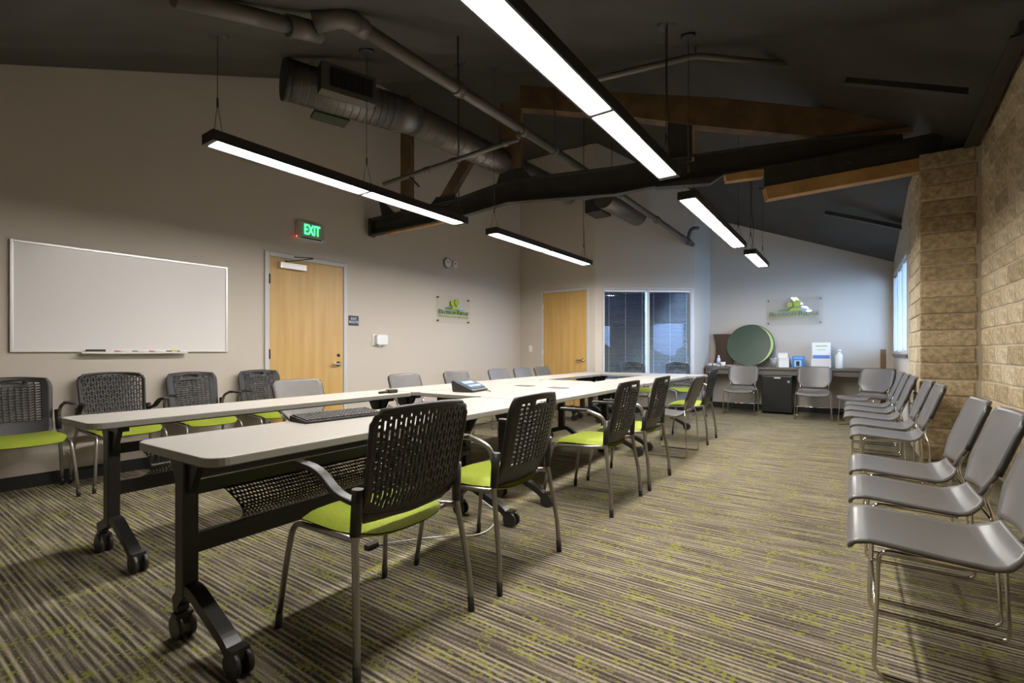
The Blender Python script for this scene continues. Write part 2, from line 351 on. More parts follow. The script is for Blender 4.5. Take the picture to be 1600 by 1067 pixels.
# doors
def door(n, a, d, leaf_w, leaf_h, hinge_left=True, closer=False):
    """a = bottom start of the opening on the wall face, d = direction along wall (to the right seen from the room)"""
    d = Vector((*d, 0)).normalized(); nrm = Vector((d.y, -d.x, 0))      # into the room
    rz = math.atan2(d.y, d.x)
    root = bpy.data.objects.new('door_%d' % n, None); COL.objects.link(root); root['kind'] = 'structure'; root.location = (*a, 0); root.rotation_euler = (0, 0, rz)
    # local: x along the wall, -y into the room
    fw = 0.052
    bm = bmesh.new(); box(bm, -fw, 0, -0.022, 0.0, 0, leaf_h+fw); box(bm, leaf_w, leaf_w+fw, -0.022, 0.0, 0, leaf_h+fw); box(bm, 0, leaf_w, -0.022, 0.0, leaf_h, leaf_h+fw)
    obj('door_frame', bm, FRAMEP, root, bevel=0.004)
    lf = obj('door_leaf', B(0.004, leaf_w-0.004, -0.010, 0.0, 0.012, leaf_h-0.004), DOORW, root)
    hx = 0.0 if hinge_left else leaf_w
    for z in (0.25, 1.07, leaf_h-0.26): obj('hinge', T([(hx, -0.022, z-0.055), (hx, -0.022, z+0.055)], 0.009), BLACKM if n == 1 else ALU, root)
    kx = leaf_w-0.075 if hinge_left else 0.075; s = -1 if hinge_left else 1
    bm = bmesh.new(); lathe(bm, [(0.034, 0), (0.034, 0.008), (0.016, 0.012), (0.012, 0.055)], 16); tube(bm, arc([(0, 0, 0.05), (0.0, s*0.03, 0.052), (0.0, s*0.12, 0.05)]), 0.010)
    bmesh.ops.transform(bm, matrix=Matrix(((0, 1, 0, kx), (0, 0, -1, -0.010), (-1, 0, 0, 0.94), (0, 0, 0, 1))), verts=bm.verts[:])
    obj('lever_handle', bm, CHROME, root)
    if n == 1:
        bm = bmesh.new(); lathe(bm, [(0.020, 0), (0.020, 0.012), (0.01, 0.014)], 14); bmesh.ops.transform(bm, matrix=Matrix(((1, 0, 0, kx), (0, 0, -1, -0.01), (0, 1, 0, 1.05), (0, 0, 0, 1))), verts=bm.verts[:]); obj('lock_cylinder', bm, BLACKM, root)
    if closer:
        cl = obj('door_closer', B(0.10, 0.42, -0.075, -0.012, leaf_h-0.125, leaf_h-0.055), ALU, root, bevel=0.004)
        bm = bmesh.new(); beam(bm, (0.18, -0.05, leaf_h-0.045), (0.40, -0.24, leaf_h+0.0), 0.022, 0.008); beam(bm, (0.40, -0.24, leaf_h+0.005), (0.30, -0.02, leaf_h+0.03), 0.02, 0.008); tube(bm, [(0.18, -0.05, leaf_h-0.06), (0.18, -0.05, leaf_h-0.035)], 0.014)
        obj('closer_arm', bm, STEEL, cl)
    return root
dl = (0.015, 1.0)
door(1, (-5.408, 2.905), dl, 0.968, 2.183, True, True)
door(2, (-4.795, 7.889), (1, 0), 0.91, 2.20, True)

# window with blinds (double) in the angled wall
def blinds(parent, x0, x1, z0, z1, y, pitch=0.0245, tilt=0.35, bm_=None):
    bm = bmesh.new(); z = z1
    while z > z0:
        M = Matrix.Translation((0, y, z)) @ Matrix.Rotation(tilt, 4, 'X'); box(bm, x0, x1, -0.0125, 0.0125, -0.0006, 0.0006, M); z -= pitch
    o = obj('blind_slats', bm, bm_ or BLIND, parent, kind='stuff'); 
    bm = bmesh.new()
    for f in (0.10, 0.5, 0.9): box(bm, x0+(x1-x0)*f-0.001, x0+(x1-x0)*f+0.001, y-0.014, y-0.013, z0, z1)
    obj('ladder_cord', bm, WHITEP, parent)
    obj('blind_headrail', B(x0-0.005, x1+0.005, y-0.02, y+0.02, z1, z1+0.035), WHITEP, parent)
    obj('blind_bottom_rail', B(x0, x1, y-0.013, y+0.013, z0-0.012, z0), WHITEP, parent)
def window(n, a, ang, w0, w1, z0, z1, mull, th=0.12, tilt=0.35):
    root = bpy.data.objects.new('window_%d' % n, None); COL.objects.link(root); root['kind'] = 'structure'; root.location = (*a, 0); root.rotation_euler = (0, 0, ang)
    f = 0.035; bm = bmesh.new()
    box(bm, w0, w0+f, -0.012, th, z0, z1); box(bm, w1-f, w1, -0.012, th, z0, z1); box(bm, w0+f, w1-f, -0.012, th, z1-f, z1); box(bm, w0+f, w1-f, -0.012, th, z0, z0+f)
    obj('window_frame', bm, FRAMEP, root, bevel=0.003)
    xs = [w0+f] + [m for m in mull] + [w1-f]
    for m in mull: obj('mullion', B(m-0.022, m+0.022, -0.005, th-0.01, z0+f, z1-f), FRAMEP, root)
    for i in range(len(xs)-1):
        l = xs[i]+(0.022 if i else 0); r = xs[i+1]-(0.022 if i < len(xs)-2 else 0)
        obj('pane', B(l, r, th-0.05, th-0.044, z0+f, z1-f), GLASS, root)
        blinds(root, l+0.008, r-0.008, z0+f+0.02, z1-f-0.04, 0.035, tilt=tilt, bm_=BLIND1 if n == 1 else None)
    return root
ang1 = math.atan2(K3[1]-K2[1], K3[0]-K2[0])
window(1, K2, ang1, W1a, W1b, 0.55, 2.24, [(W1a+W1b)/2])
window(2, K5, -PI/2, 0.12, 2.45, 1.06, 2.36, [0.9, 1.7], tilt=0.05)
obj('window_sill', B(0.55, 0.66, 7.70, 10.06, 1.02, 1.06), LAM, None)['kind'] = 'structure'
# exterior seen through the blinds; porch roof, building and shrubs added to hide sky
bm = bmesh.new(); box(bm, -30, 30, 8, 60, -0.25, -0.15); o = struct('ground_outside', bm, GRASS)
pd = Vector((0.772, 0.635, 0)); pn = Vector((-0.635, 0.772, 0)); pc = Vector((K2[0], K2[1], 0))
bm = bmesh.new(); prism(bm, [tuple((pc+pd*a_+pn*b_)[:2]) for a_, b_ in ((0.15, 0.2), (1.75, 0.2), (1.75, 3.0), (0.15, 3.0))], 2.5, 2.65); struct('added_porch_roof', bm, STEEL)  # porch roof added to block skylight and darken the window view
bm = bmesh.new(); box(bm, -9, 12, 12.0, 13.6, -0.15, -0.12); struct('path_outside', bm, CONC)
nb = thing('backdrop_building', 'dark blue-grey building added across the lawn to hide the sky behind the blinds', 'building', (-8, 19, -0.15))  # added backdrop, covers the bright sky behind the double window
obj('facade', B(-9, 7.5, 0, 3, 0, 6.5), mat('backdrop_siding', (0.0012, 0.002, 0.004), 0.8, spec=0.0, noise=0.2, nscale=1.5), nb); obj('roof_edge', B(-9.3, 7.8, -0.4, 3.3, 6.5, 6.8), STEEL, nb)
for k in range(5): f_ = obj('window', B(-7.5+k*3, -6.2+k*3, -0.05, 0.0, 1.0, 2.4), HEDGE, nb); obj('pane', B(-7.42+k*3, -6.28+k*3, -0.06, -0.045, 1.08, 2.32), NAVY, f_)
for i, (x, y, hgt) in enumerate(((-7.25, 15.4, 1.5), (-5.45, 15.9, 1.2), (-3.75, 15.5, 1.6), (-1.95, 16, 1.5), (8.2, 17.4, 2.6))):  # shrubs added to fill the gaps where bright sky showed
    bm = bmesh.new(); bmesh.ops.create_icosphere(bm, subdivisions=3, radius=1.0)
    for v in bm.verts: v.co = Vector((v.co.x*0.84, v.co.y*0.8, v.co.z*hgt*0.55+hgt*0.5))*(1+0.07*math.sin(9*v.co.x+i)*math.sin(8*v.co.z+5*v.co.y))
    o = obj('backdrop_shrub', bm, HEDGE, loc=(x, y, -0.15)); tag(o, 'dark clipped shrub added outside as backdrop, ' + ('tall one seen through the left pane', 'lower one in the middle behind the mullion', 'seen through the right pane of the double window', 'just beyond the return wall', 'beyond the side window')[i], 'shrub', 'shrubs outside the window')

# ---------------------------------------------------------------- truss, ceiling services
TA = Vector((-5.3, 4.3, 0)); TD = Vector((0.93473, 0.35535, 0)); TN = Vector((0.35535, -0.93473, 0))   # TN towards the camera
def tp(s, z, o=0.0): p = TA+TD*s+TN*o; return (p.x, p.y, z)
tr = thing('roof_truss', 'bolted steel and timber roof truss spanning from left wall to block pilaster', 'truss', tp(3, 2.9))
def tpart(name, bm, m, **k):
    bmesh.ops.translate(bm, vec=-Vector(tp(3, 2.9)), verts=bm.verts[:]); return obj(name, bm, m, tr, **k)
def chord(pts_top, pts_bot, th, off=0.0):
    bm = bmesh.new(); n = len(pts_top)
    V = [[bm.verts.new(tp(s, z, off+o)) for o in (-th/2, th/2)] for s, z in pts_top]; W = [[bm.verts.new(tp(s, z, off+o)) for o in (-th/2, th/2)] for s, z in pts_bot]
    for i in range(n-1):
        for A_, B_ in ((V, V), (W, W)): bm.faces.new((A_[i][0], A_[i+1][0], A_[i+1][1], A_[i][1]))
        for k in (0, 1): bm.faces.new((V[i][k], V[i+1][k], W[i+1][k], W[i][k]))
    for i in (0, n-1): bm.faces.new((V[i][0], V[i][1], W[i][1], W[i][0]))
    return bm
top_l = [(-0.03, 2.873), (1.263, 3.060), (1.896, 3.229), (3.191, 3.271), (3.70, 3.31), (6.139, 3.413)]
bot_l = [(-0.03, 2.665), (1.263, 2.828), (1.896, 2.963), (3.191, 2.960), (3.70, 3.02), (6.139, 3.24)]
tpart('steel_channel_web', chord(top_l, bot_l, 0.02), STEEL)
for nm, L_ in (('top_flange', top_l), ('bottom_flange', bot_l)):
    tpart('steel_'+nm, chord([(s, z+0.008) for s, z in L_], [(s, z-0.008) for s, z in L_], 0.10, 0.04), STEEL)
tpart('steel_end_plate', chord([(-0.04, 2.88), (0.0, 2.885)], [(-0.04, 2.65), (0.0, 2.655)], 0.12, 0.03), STEEL)
tpart('tapered_plate', chord([(3.654, 3.02), (4.386, 3.07)], [(3.654, 2.990), (4.25, 2.985)], 0.11, 0.05), STEEL)
tpart('splice_plate', chord([(4.803, 3.12), (6.45, 3.33)], [(4.803, 2.885), (6.45, 3.07)], 0.03, 0.07), STEEL)
for s in (4.97, 5.28, 5.62, 6.0):
    z = 3.0+(s-4.803)*0.127
    tpart('bolt_head', T([tp(s, z, 0.085), tp(s, z, 0.115)], 0.026, seg=6), STEEL)
tpart('lower_timber', chord([(4.81, 2.90), (6.30, 3.08)], [(4.84, 2.765), (6.30, 2.945)], 0.14, 0.03), TIMBERL, label='sawn timber bearer under the bolted plate')
tpart('wood_block', chord([(4.40, 3.10), (4.80, 3.10)], [(4.42, 3.00), (4.80, 3.02)], 0.10, 0.03), TIMBERL)
tpart('top_chord_timber', chord([(2.05, 4.40), (3.131, 4.173), (4.325, 3.952), (5.513, 3.670), (6.2, 3.50)], [(2.05, 4.12), (3.34, 3.86), (4.071, 3.675), (5.286, 3.412), (6.2, 3.36)], 0.14), TIMBER)
tpart('king_post', chord([(3.80, 3.80), (4.06, 3.76)], [(3.80, 3.26), (4.06, 3.28)], 0.10), STEEL)
tpart('post_edge_strip', chord([(4.062, 3.74), (4.085, 3.74)], [(4.062, 3.28), (4.085, 3.28)], 0.08), TIMBERL)
tpart('web_post', chord([(0.42, 4.45), (0.56, 4.5)], [(0.42, 2.92), (0.56, 2.94)], 0.12), TIMBER)
tpart('web_diagonal', chord([(1.36, 3.68), (1.51, 3.68)], [(0.90, 2.98), (1.06, 3.0)], 0.12), TIMBER)
tpart('web_timber', chord([(1.80, 4.20), (2.06, 4.20)], [(1.80, 3.36), (2.06, 3.38)], 0.13, 0.02), TIMBER)
tpart('gusset_plate', chord([(1.82, 3.42), (2.05, 3.42)], [(1.74, 3.18), (2.20, 3.23)], 0.15), STEEL)
tpart('gusset_plate', chord([(0.10, 3.10), (0.16, 3.10)], [(0.16, 2.83), (0.38, 2.87)], 0.10), STEEL)
tpart('gusset_plate', chord([(0.93, 3.10), (1.18, 3.12)], [(0.80, 2.95), (1.18, 3.03)], 0.13), STEEL)
tpart('packing_shim', chord([(0.2, 2.684), (1.1, 2.80)], [(0.2, 2.664), (1.1, 2.78)], 0.06, 0.03), TIMBERL)
# steel ledger over the block wall
bm = bmesh.new(); beam(bm, (1.00, 4.85, 3.385), (0.96, 6.34, 3.115), 0.06, 0.10); beam(bm, (0.955, 4.85, 3.335), (0.915, 6.34, 3.065), 0.06, 0.015)
o = obj('steel_ledger', bm, STEEL); tag(o, 'dark steel ledger channel running along top of block wall', 'beam')
for i, (a, b) in enumerate((((-0.05, 5.35, 3.56), (0.80, 5.58, 3.30)), ((-0.32, 8.55, 3.16), (0.58, 8.65, 2.83)))):
    bm = bmesh.new(); beam(bm, a, b, 0.06, 0.05); m_ = (Vector(a)+Vector(b))/2; beam(bm, m_+Vector((0.02, 0, -0.03)), Vector(b)+Vector((0, 0, -0.03)), 0.07, 0.012)
    o = obj('purlin_strut', bm, STEEL); tag(o, ('dark metal strut under ceiling above the block wall', 'dark metal strut under ceiling beside the side window')[i], 'strut')
# spiral duct
P0 = Vector((-4.02, 2.30, 3.46)); P1 = Vector((-3.66, 3.36, 3.46)); P2 = Vector((-3.53, 6.55, 3.49))
du = thing('spiral_duct', 'large round grey air duct with grille box hanging below the dark ceiling', 'duct', P0)
def dpart(name, bm, m): bmesh.ops.translate(bm, vec=-P0, verts=bm.verts[:]); return obj(name, bm, m, du)
dpart('duct_run', T([P0, P1-(P1-P0).normalized()*0.1], 0.17, seg=28), DUCT)
bm = bmesh.new(); d1 = (P1-P0).normalized(); d2 = (P2-P1).normalized(); tube(bm, [P1-d1*0.1, P1, P1+d2*0.12], [0.17, 0.165, 0.15], seg=28); dpart('reducer', bm, DUCT)
dpart('duct_run', T([P1+d2*0.12, P2], 0.15, seg=28), DUCT)
dpart('end_cap', T([P0-d1*0.012, P0+d1*0.03], 0.178, seg=28), STEEL)
for k in range(16):
    q = P0+d1*(0.1+0.065*k) if k < 15 else P1
    if (q-P0).length < (P1-P0).length-0.12: dpart('seam_ring', T([q, q+d1*0.008], 0.1735, seg=28), DUCT)
for k in range(14):
    q = P1+d2*(0.2+0.13*k); dpart('seam_ring', T([q, q+d2*0.008], 0.1535, seg=28), DUCT)
c = P0+d1*0.48; sx = Vector((d1.y, -d1.x, 0)); M = Matrix(((d1.x, sx.x, 0, c.x), (d1.y, sx.y, 0, c.y), (0, 0, 1, c.z), (0, 0, 0, 1)))
bm = bmesh.new(); box(bm, -0.24, 0.24, 0.05, 0.25, -0.11, 0.13, M); gb = dpart('grille_box', bm, DUCT)
bm = bmesh.new(); box(bm, -0.17, 0.21, 0.251, 0.254, -0.06, 0.10, M); dpart('grille_opening', bm, BLACKM)
for k in range(12):
    bm = bmesh.new(); x = -0.16+0.033*k; box(bm, x-0.003, x+0.003, 0.252, 0.262, -0.06, 0.10, M); dpart('grille_fin', bm, STEEL)
bm = bmesh.new(); box(bm, -0.20, 0.12, -0.30, -0.12, -0.15, -0.12, M); dpart('tap_off_box', bm, STEEL)
dpart('hanger_strap', T([(P0+d1*0.05)+Vector((0, 0, 0.15)), (P0+d1*0.05)+Vector((0, 0, 0.32))], 0.012), STEEL)
bm = bmesh.new(); tube(bm, [(-3.05, 6.75, 3.42), (-2.97, 7.95, 3.40)], 0.165, seg=24); o = thing('branch_duct', 'short dark round branch duct beyond the truss near the window wall', 'duct', (-3.05, 6.75, 3.4))
bmesh.ops.translate(bm, vec=(3.05, -6.75, -3.4), verts=bm.verts[:]); obj('duct_run', bm, DUCT, o)
bm = bmesh.new(); box(bm, -0.36, -0.1, 0.1, 0.5, -0.14, 0.06); obj('grille_box', bm, STEEL, o); bm = bmesh.new(); tube(bm, [(0, 0.3, 0.15), (0, 0.3, 0.95)], 0.006); obj('hanger_rod', bm, STEEL, o)
# sprinkler main and branches
sp = thing('sprinkler_main', 'long grey sprinkler main pipe running under ceiling across the room', 'pipe', (-2.78, 2.1, 3.42))
def spart(name, bm, m): bmesh.ops.translate(bm, vec=(2.78, -2.1, -3.42), verts=bm.verts[:]); return obj(name, bm, m, sp)
SA = Vector((-2.33, 1.75, 2.98)); SB = Vector((-2.80, 5.25, 3.42)); SC_ = Vector((-2.33, 8.98, 3.02))
spart('pipe_run', T([SA, SB], 0.042, seg=14), PIPE); spart('pipe_run', T([SB, SC_], 0.042, seg=14), PIPE)
for p_, q_, ts in ((SA, SB, (0.01, 0.3, 0.62, 0.85)), (SB, SC_, (0.3, 0.62, 0.95))):
    dd = (q_-p_).normalized()
    for t_ in ts: q = p_.lerp(q_, t_); spart('coupling', T([q-dd*0.045, q+dd*0.045], 0.055, seg=14), PIPE)
spart('elbow', T(arc([SA, (-2.32, 1.66, 2.965), (-2.44, 1.57, 2.93)]), 0.055, seg=14), PIPE)
spart('tee', T([(-2.49, 1.63, 2.92), (-2.49, 1.44, 2.86)], 0.055, seg=14), PIPE)
spart('pipe_run', T([(-2.49, 1.5, 2.88), (-2.49, 0.9, 2.69)], 0.042, seg=14), PIPE)
for t_ in (0.3, 0.85): q = SA.lerp(SB, t_); spart('hanger_rod', T([q, (q.x, q.y, zc(q.x, q.y)+0.02)], 0.007), STEEL)
spart('branch_riser', T([(-2.62, 3.84, 3.14), (-2.62, 3.84, 3.24)], 0.024), PIPE)
spart('end_branch', T(arc([(-2.36, 8.75, 3.05), (-2.30, 8.72, 3.25), (-2.22, 8.9, 3.28)]), 0.03), PIPE)
a = Vector((-4.24, 3.57, 2.95)); b = Vector((-2.62, 3.84, 3.14)); spart('branch_pipe', T([a, b], 0.024), PIPE)
for t_ in (0.35, 0.55, 0.92): q = a.lerp(b, t_); dd = (b-a).normalized(); spart('fitting', T([q-dd*0.03, q+dd*0.03], 0.033), PIPE)
spart('brace_rod', T([(-3.9, 3.62, 2.99), (-3.78, 3.66, 2.86)], 0.012), STEEL)
# conduit under the ceiling with a brass sprinkler head
cp = [(-2.2, 4.25, 3.72), (-1.26, 4.95, 4.02), (-0.47, 5.70, 4.02)]
o = thing('ceiling_pipe', 'bent grey pipe with brass sprinkler head hung under the ceiling', 'pipe', cp[1])
def cpart(name, bm, m): bmesh.ops.translate(bm, vec=-Vector(cp[1]), verts=bm.verts[:]); return obj(name, bm, m, o)
cpart('pipe_run', T(arc(cp, 8), 0.03, seg=12), PIPE); cpart('elbow', T(arc([cp[2], (-0.40, 5.78, 4.02), (-0.40, 5.78, 4.14)]), 0.038, seg=12), PIPE)
cpart('sprinkler_head', T([(-0.40, 5.78, 4.14), (-0.40, 5.78, 4.20)], [0.012, 0.02]), mat('brass', (0.5, 0.28, 0.08), 0.35, metal=1)); cpart('hanger_strap', T([(-1.26, 4.95, 4.0), (-1.26, 4.95, 4.40)], 0.010), STEEL)

# ---------------------------------------------------------------- linear pendant lights
def fixture(x, y0, n, label, cables):
    """n panels of 1.2 m starting at y0, bottom at 2.43"""
    Lp = 1.2; L = n*Lp+0.06; H = 2.43; wd = 0.155
    t = thing('pendant_light', label, 'light', (x, y0, H), 0.0, 'linear pendant lights')
    bm = bmesh.new(); box(bm, -wd/2, wd/2, 0, L, 0.03, 0.062); box(bm, -wd/2, -wd/2+0.012, 0, L, -0.005, 0.03); box(bm, wd/2-0.012, wd/2, 0, L, -0.005, 0.03)
    for k in range(n+1): yy = k*Lp; box(bm, -wd/2+0.012, wd/2-0.012, yy if k else 0.0, yy+(0.03 if k not in (0, n) else 0.03)+(0.03 if k == n else 0), -0.005, 0.03)
    obj('housing', bm, FIXT, t)
    for k in range(n): obj('diffuser', B(-wd/2+0.016, wd/2-0.016, k*Lp+0.034, (k+1)*Lp-0.004, 0.0, 0.012), DIFF, t)
    for cy, elec in cables:
        top = zc(x, y0+cy)+0.01-H
        bm = bmesh.new(); tube(bm, [(0, cy, 0.26), (0, cy, top)], 0.0025 if not elec else 0.0035, seg=6); tube(bm, [(0, cy, 0.26), (-0.06, cy, 0.062)], 0.002, seg=5); tube(bm, [(0, cy, 0.26), (0.06, cy, 0.062)], 0.002, seg=5); tube(bm, [(0, cy, 0.24), (0, cy, 0.30)], 0.007, seg=6)
        obj('suspension_cable', bm, STEEL, t)
        bm = bmesh.new(); lathe(bm, [(0.055, -0.022), (0.062, -0.012), (0.062, 0.012)], 24, (0, cy, top)); obj('ceiling_canopy', bm, FIXT, t)
        if elec: obj('power_cord', T(arc([(0.02, cy-0.02, 0.062), (0.05, cy-0.06, 0.3), (0.015, cy-0.03, 0.55), (0.02, cy-0.03, top)]), 0.0035, seg=6), BLACKP, t)
fixture(-3.34, 1.40, 2, 'long lit pendant light hanging above the left table row by the whiteboard', [(0.06, 0), (1.23, 0), (2.4, 1)])
fixture(-1.14, 1.28, 2, 'long lit pendant light nearest overhead in the middle of the ceiling', [(0.06, 0), (2.36, 1)])
fixture(-3.32, 4.32, 2, 'lit pendant light farther back before the wooden door', [(0.06, 0), (2.3, 1)])
fixture(-1.17, 4.30, 2, 'lit pendant light just beyond the truss in the centre row', [(0.06, 0), (2.36, 0)])
fixture(-1.13, 7.25, 1, 'short single lit pendant light in front of far wall', [(0.06, 1), (1.15, 0)])

# ---------------------------------------------------------------- wall things on the left wall (local: x along wall away from camera, -y into room)
LWANG = math.atan2(1.0, 0.015)
def lwp(y): return (-5.44+0.015*(y-0.8), y)
def lthing(name, label, cat, y, z): return thing(name, label, cat, (*lwp(y), z), LWANG)
wb = lthing('whiteboard', 'large white dry-erase board with aluminium frame on the left wall', 'whiteboard', 0.845, 1.093)
obj('board_surface', B(0.015, 1.60, -0.014, -0.002, 0.015, 0.88), WHITEB, wb)
for x_ in (0, 1.595): obj('frame_side', B(x_, x_+0.02, -0.022, -0.001, 0, 0.895), ALU, wb, bevel=0.003)
for z_ in (0, 0.875): obj('frame_rail', B(0.02, 1.595, -0.022, -0.001, z_, z_+0.02), ALU, wb, bevel=0.003)
bm = bmesh.new(); box(bm, 0.42, 1.22, -0.075, -0.02, -0.012, -0.004); box(bm, 0.42, 1.22, -0.078, -0.073, -0.012, 0.004); obj('marker_tray', bm, ALU, wb)
o = obj('board_eraser', B(0, 0.13, -0.022, 0.020, 0, 0.028), BLACKP, bevel=0.004); o.location = (*lwp(1.30), 1.0895); o.rotation_euler = (0, 0, LWANG); o.location.x += 0.047; o.location.z = 1.0893; tag(o, 'dark felt eraser on left end of the marker tray', 'eraser')
for i, (yy, m_, nm) in enumerate(((1.50, REDM, 'red capped dry-erase marker nearest the eraser on the tray'), (1.63, GRNM, 'green capped dry-erase marker in the middle of the tray'), (1.76, REDM, 'red capped dry-erase marker beside the yellow and blue eraser'))):
    t = thing('marker', nm, 'marker', (lwp(yy)[0]+0.05, yy, 1.098), LWANG, 'markers on the whiteboard tray')
    obj('barrel', T([(0.035, 0, 0), (0.12, 0, 0)], 0.008), WHITEP, t); obj('cap', T([(-0.005, 0, 0), (0.035, 0, 0)], 0.0088), m_, t)
t = thing('magnetic_eraser', 'small blue and yellow eraser on right end of the tray', 'eraser', (lwp(1.90)[0]+0.045, 1.90, 1.0895), LWANG)
obj('body', B(0, 0.10, -0.02, 0.02, 0, 0.018), NAVY, t); obj('yellow_face', B(0.03, 0.08, -0.0215, 0.0, 0.004, 0.024), YEL, t)
ex = lthing('exit_sign', 'illuminated green exit sign in metal housing above the wooden door', 'sign', 3.225, 2.445)
obj('housing', B(0, 0.345, -0.05, -0.001, 0, 0.205), ALU, ex, bevel=0.004)
obj('face_panel', B(0.03, 0.335, -0.053, -0.05, 0.03, 0.195), mat('exit_face', (0.42, 0.44, 0.36), 0.4), ex)
obj('lettering', text_bm('EXIT', 0.165, 0.002, Matrix(((0.62, 0, 0, 0.182), (0, 0, -1, -0.056), (0, 1.05, 0, 0.112), (0, 0, 0, 1)))), EXITG, ex)
obj('indicator_lamp', T([(-0.006, -0.03, 0.02), (0.0, -0.03, 0.02)], 0.006), REDL, ex); obj('test_slot', B(0.04, 0.31, -0.052, -0.05, 0.008, 0.022), STEEL, ex)
t = lthing('exit_route_sign', 'small dark exit route sign beside the door frame', 'sign', 3.955, 1.44)
obj('plate', B(0, 0.155, -0.006, -0.001, 0, 0.13), NAVY, t)
obj('lettering', text_bm('EXIT', 0.045, 0.001, Matrix(((1, 0, 0, 0.078), (0, 0, -1, -0.007), (0, 1, 0, 0.088), (0, 0, 0, 1)))), PAPER, t)
obj('lettering', text_bm('ROUTE', 0.045, 0.001, Matrix(((1, 0, 0, 0.078), (0, 0, -1, -0.007), (0, 1, 0, 0.045), (0, 0, 0, 1)))), PAPER, t)
t = lthing('wall_dispenser', 'small white plastic wall unit right of the exit route sign', 'dispenser', 4.33, 1.18)
obj('back_plate', B(0, 0.20, -0.012, -0.001, 0.0, 0.155), WHITEP, t, bevel=0.004); bm = bmesh.new(); prism(bm, rrect(0.03, 0.22, 0.01, 0.15, 0.03), 0.012, 0.075, Matrix(((1, 0, 0, 0), (0, 0, -1, 0), (0, 1, 0, 0), (0, 0, 0, 1)))); obj('cover', bm, WHITEP, t, bevel=0.008); obj('outlet_nozzle', T([(0.1, -0.05, 0.01), (0.1, -0.05, -0.03)], 0.008), ALU, t)
t = lthing('wall_clock', 'small round white clock high on the left wall', 'clock', 5.80, 2.525)
Mw = Matrix(((1, 0, 0, 0), (0, 0, -1, 0), (0, 1, 0, 0), (0, 0, 0, 1)))
bm = bmesh.new(); lathe(bm, [(0.075, 0.001), (0.085, 0.01), (0.085, 0.03), (0.07, 0.04), (0.07, 0.034)], 28); bmesh.ops.transform(bm, matrix=Mw, verts=bm.verts[:]); obj('rim', bm, mat('grey_rim', (0.25, 0.25, 0.27), 0.4), t)
bm = bmesh.new(); lathe(bm, [(0.069, 0.03), (0.069, 0.036)], 28); bmesh.ops.transform(bm, matrix=Mw, verts=bm.verts[:]); obj('dial', bm, WHITEP, t)
bm = bmesh.new(); beam(bm, (0, -0.038, 0), (0.03, -0.038, 0.035), 0.003, 0.005); beam(bm, (0, -0.038, 0), (-0.03, -0.038, 0.045), 0.003, 0.004); obj('hands', bm, BLACKP, t)
t = lthing('sensor_box', 'small square white sensor box beside the round wall clock', 'sensor', 5.935, 2.48); obj('cover', B(0, 0.09, -0.035, -0.001, 0, 0.10), WHITEP, t, bevel=0.004); obj('lens', B(0.03, 0.055, -0.037, -0.034, 0.045, 0.075), BLACKP, t)

def logo_sign(t, W, Hh):
    """acrylic plate with raised logo; local x along wall, -y into the room, origin bottom-left"""
    obj('acrylic_plate', B(0, W, -0.028, -0.022, 0, Hh), ACR, t)
    for x in (0.035, W-0.035):
        for z in (0.04, Hh-0.04): obj('standoff', T([(x, -0.036, z), (x, -0.001, z)], 0.011, seg=12), STEEL, t)
    def flat(name, pts, m, d0=-0.028, d1=-0.042): bm = bmesh.new(); prism(bm, [(x*W, z*Hh) for x, z in pts], -d0, -d1, Mw); obj(name, bm, m, t)
    flat('hill_left', [(0.20, 0.53), (0.28, 0.585), (0.37, 0.62), (0.44, 0.615), (0.41, 0.57), (0.40, 0.53)], LG4)
    flat('hill_right', [(0.62, 0.53), (0.64, 0.60), (0.68, 0.615), (0.76, 0.575), (0.84, 0.53)], LG3)
    flat('lawn', [(0.41, 0.51), (0.44, 0.60), (0.50, 0.635), (0.60, 0.63), (0.64, 0.59), (0.61, 0.52)], LG2)
    for cx, cz, r in ((0.43, 0.74, 0.048), (0.56, 0.79, 0.066)):
        flat('tree_crown', [(cx+r*math.cos(k*PI/10), cz+r*1.9*math.sin(k*PI/10)*W/Hh*0.55) for k in range(20)], LG2, -0.03, -0.05); flat('tree_trunk', [(cx-0.008, 0.60), (cx+0.008, 0.60), (cx+0.006, cz), (cx-0.006, cz)], LG4)
    def word(s, size, xl, xr, z, m):
        bm = text_bm(s, size, 0.006, Matrix.Identity(4)); xs = [v.co.x for v in bm.verts]; ys = [v.co.y for v in bm.verts]; k = (xr-xl)/(max(xs)-min(xs)); x0 = min(xs); y0 = min(ys)
        for v in bm.verts: v.co = Vector((xl*W+(v.co.x-x0)*k*W, -0.034-v.co.z, z+v.co.y-y0))
        obj('lettering', bm, m, t)
    zb = Hh*0.345; word('B', Hh*0.21, 0.06, 0.145, zb, LG1); word('LOSSOM', Hh*0.165, 0.155, 0.54, zb, LG1); word('R', Hh*0.21, 0.585, 0.675, zb, LG1); word('IDGE', Hh*0.165, 0.685, 0.94, zb, LG1)
    bm = bmesh.new(); r = random.Random(3); x = 0.07       # tagline too small to read in the photograph: letter-like strokes
    while x < 0.92:
        if not 0.58 < x < 0.61:
            h_ = Hh*(0.085 if x < 0.09 else 0.065); box(bm, x*W, x*W+0.004, -0.038, -0.028, Hh*0.22, Hh*0.22+h_); zz = Hh*0.22+r.choice((0, 0.5, 1))*(h_-0.004); box(bm, x*W+0.004, x*W+0.015, -0.038, -0.028, zz, zz+0.004)
        x += 0.030
    obj('tagline_strokes', bm, LG5, t, kind='stuff')
t = lthing('logo_sign', 'clear acrylic sign with green tree logo on the left wall', 'sign', 5.55, 1.55); logo_sign(t, 0.80, 0.45)
t = thing('logo_sign', 'clear acrylic sign with green tree logo on the far wall above the counter', 'sign', (-1.30, 10.158, 1.575), 0.0); logo_sign(t, 0.89, 0.50)
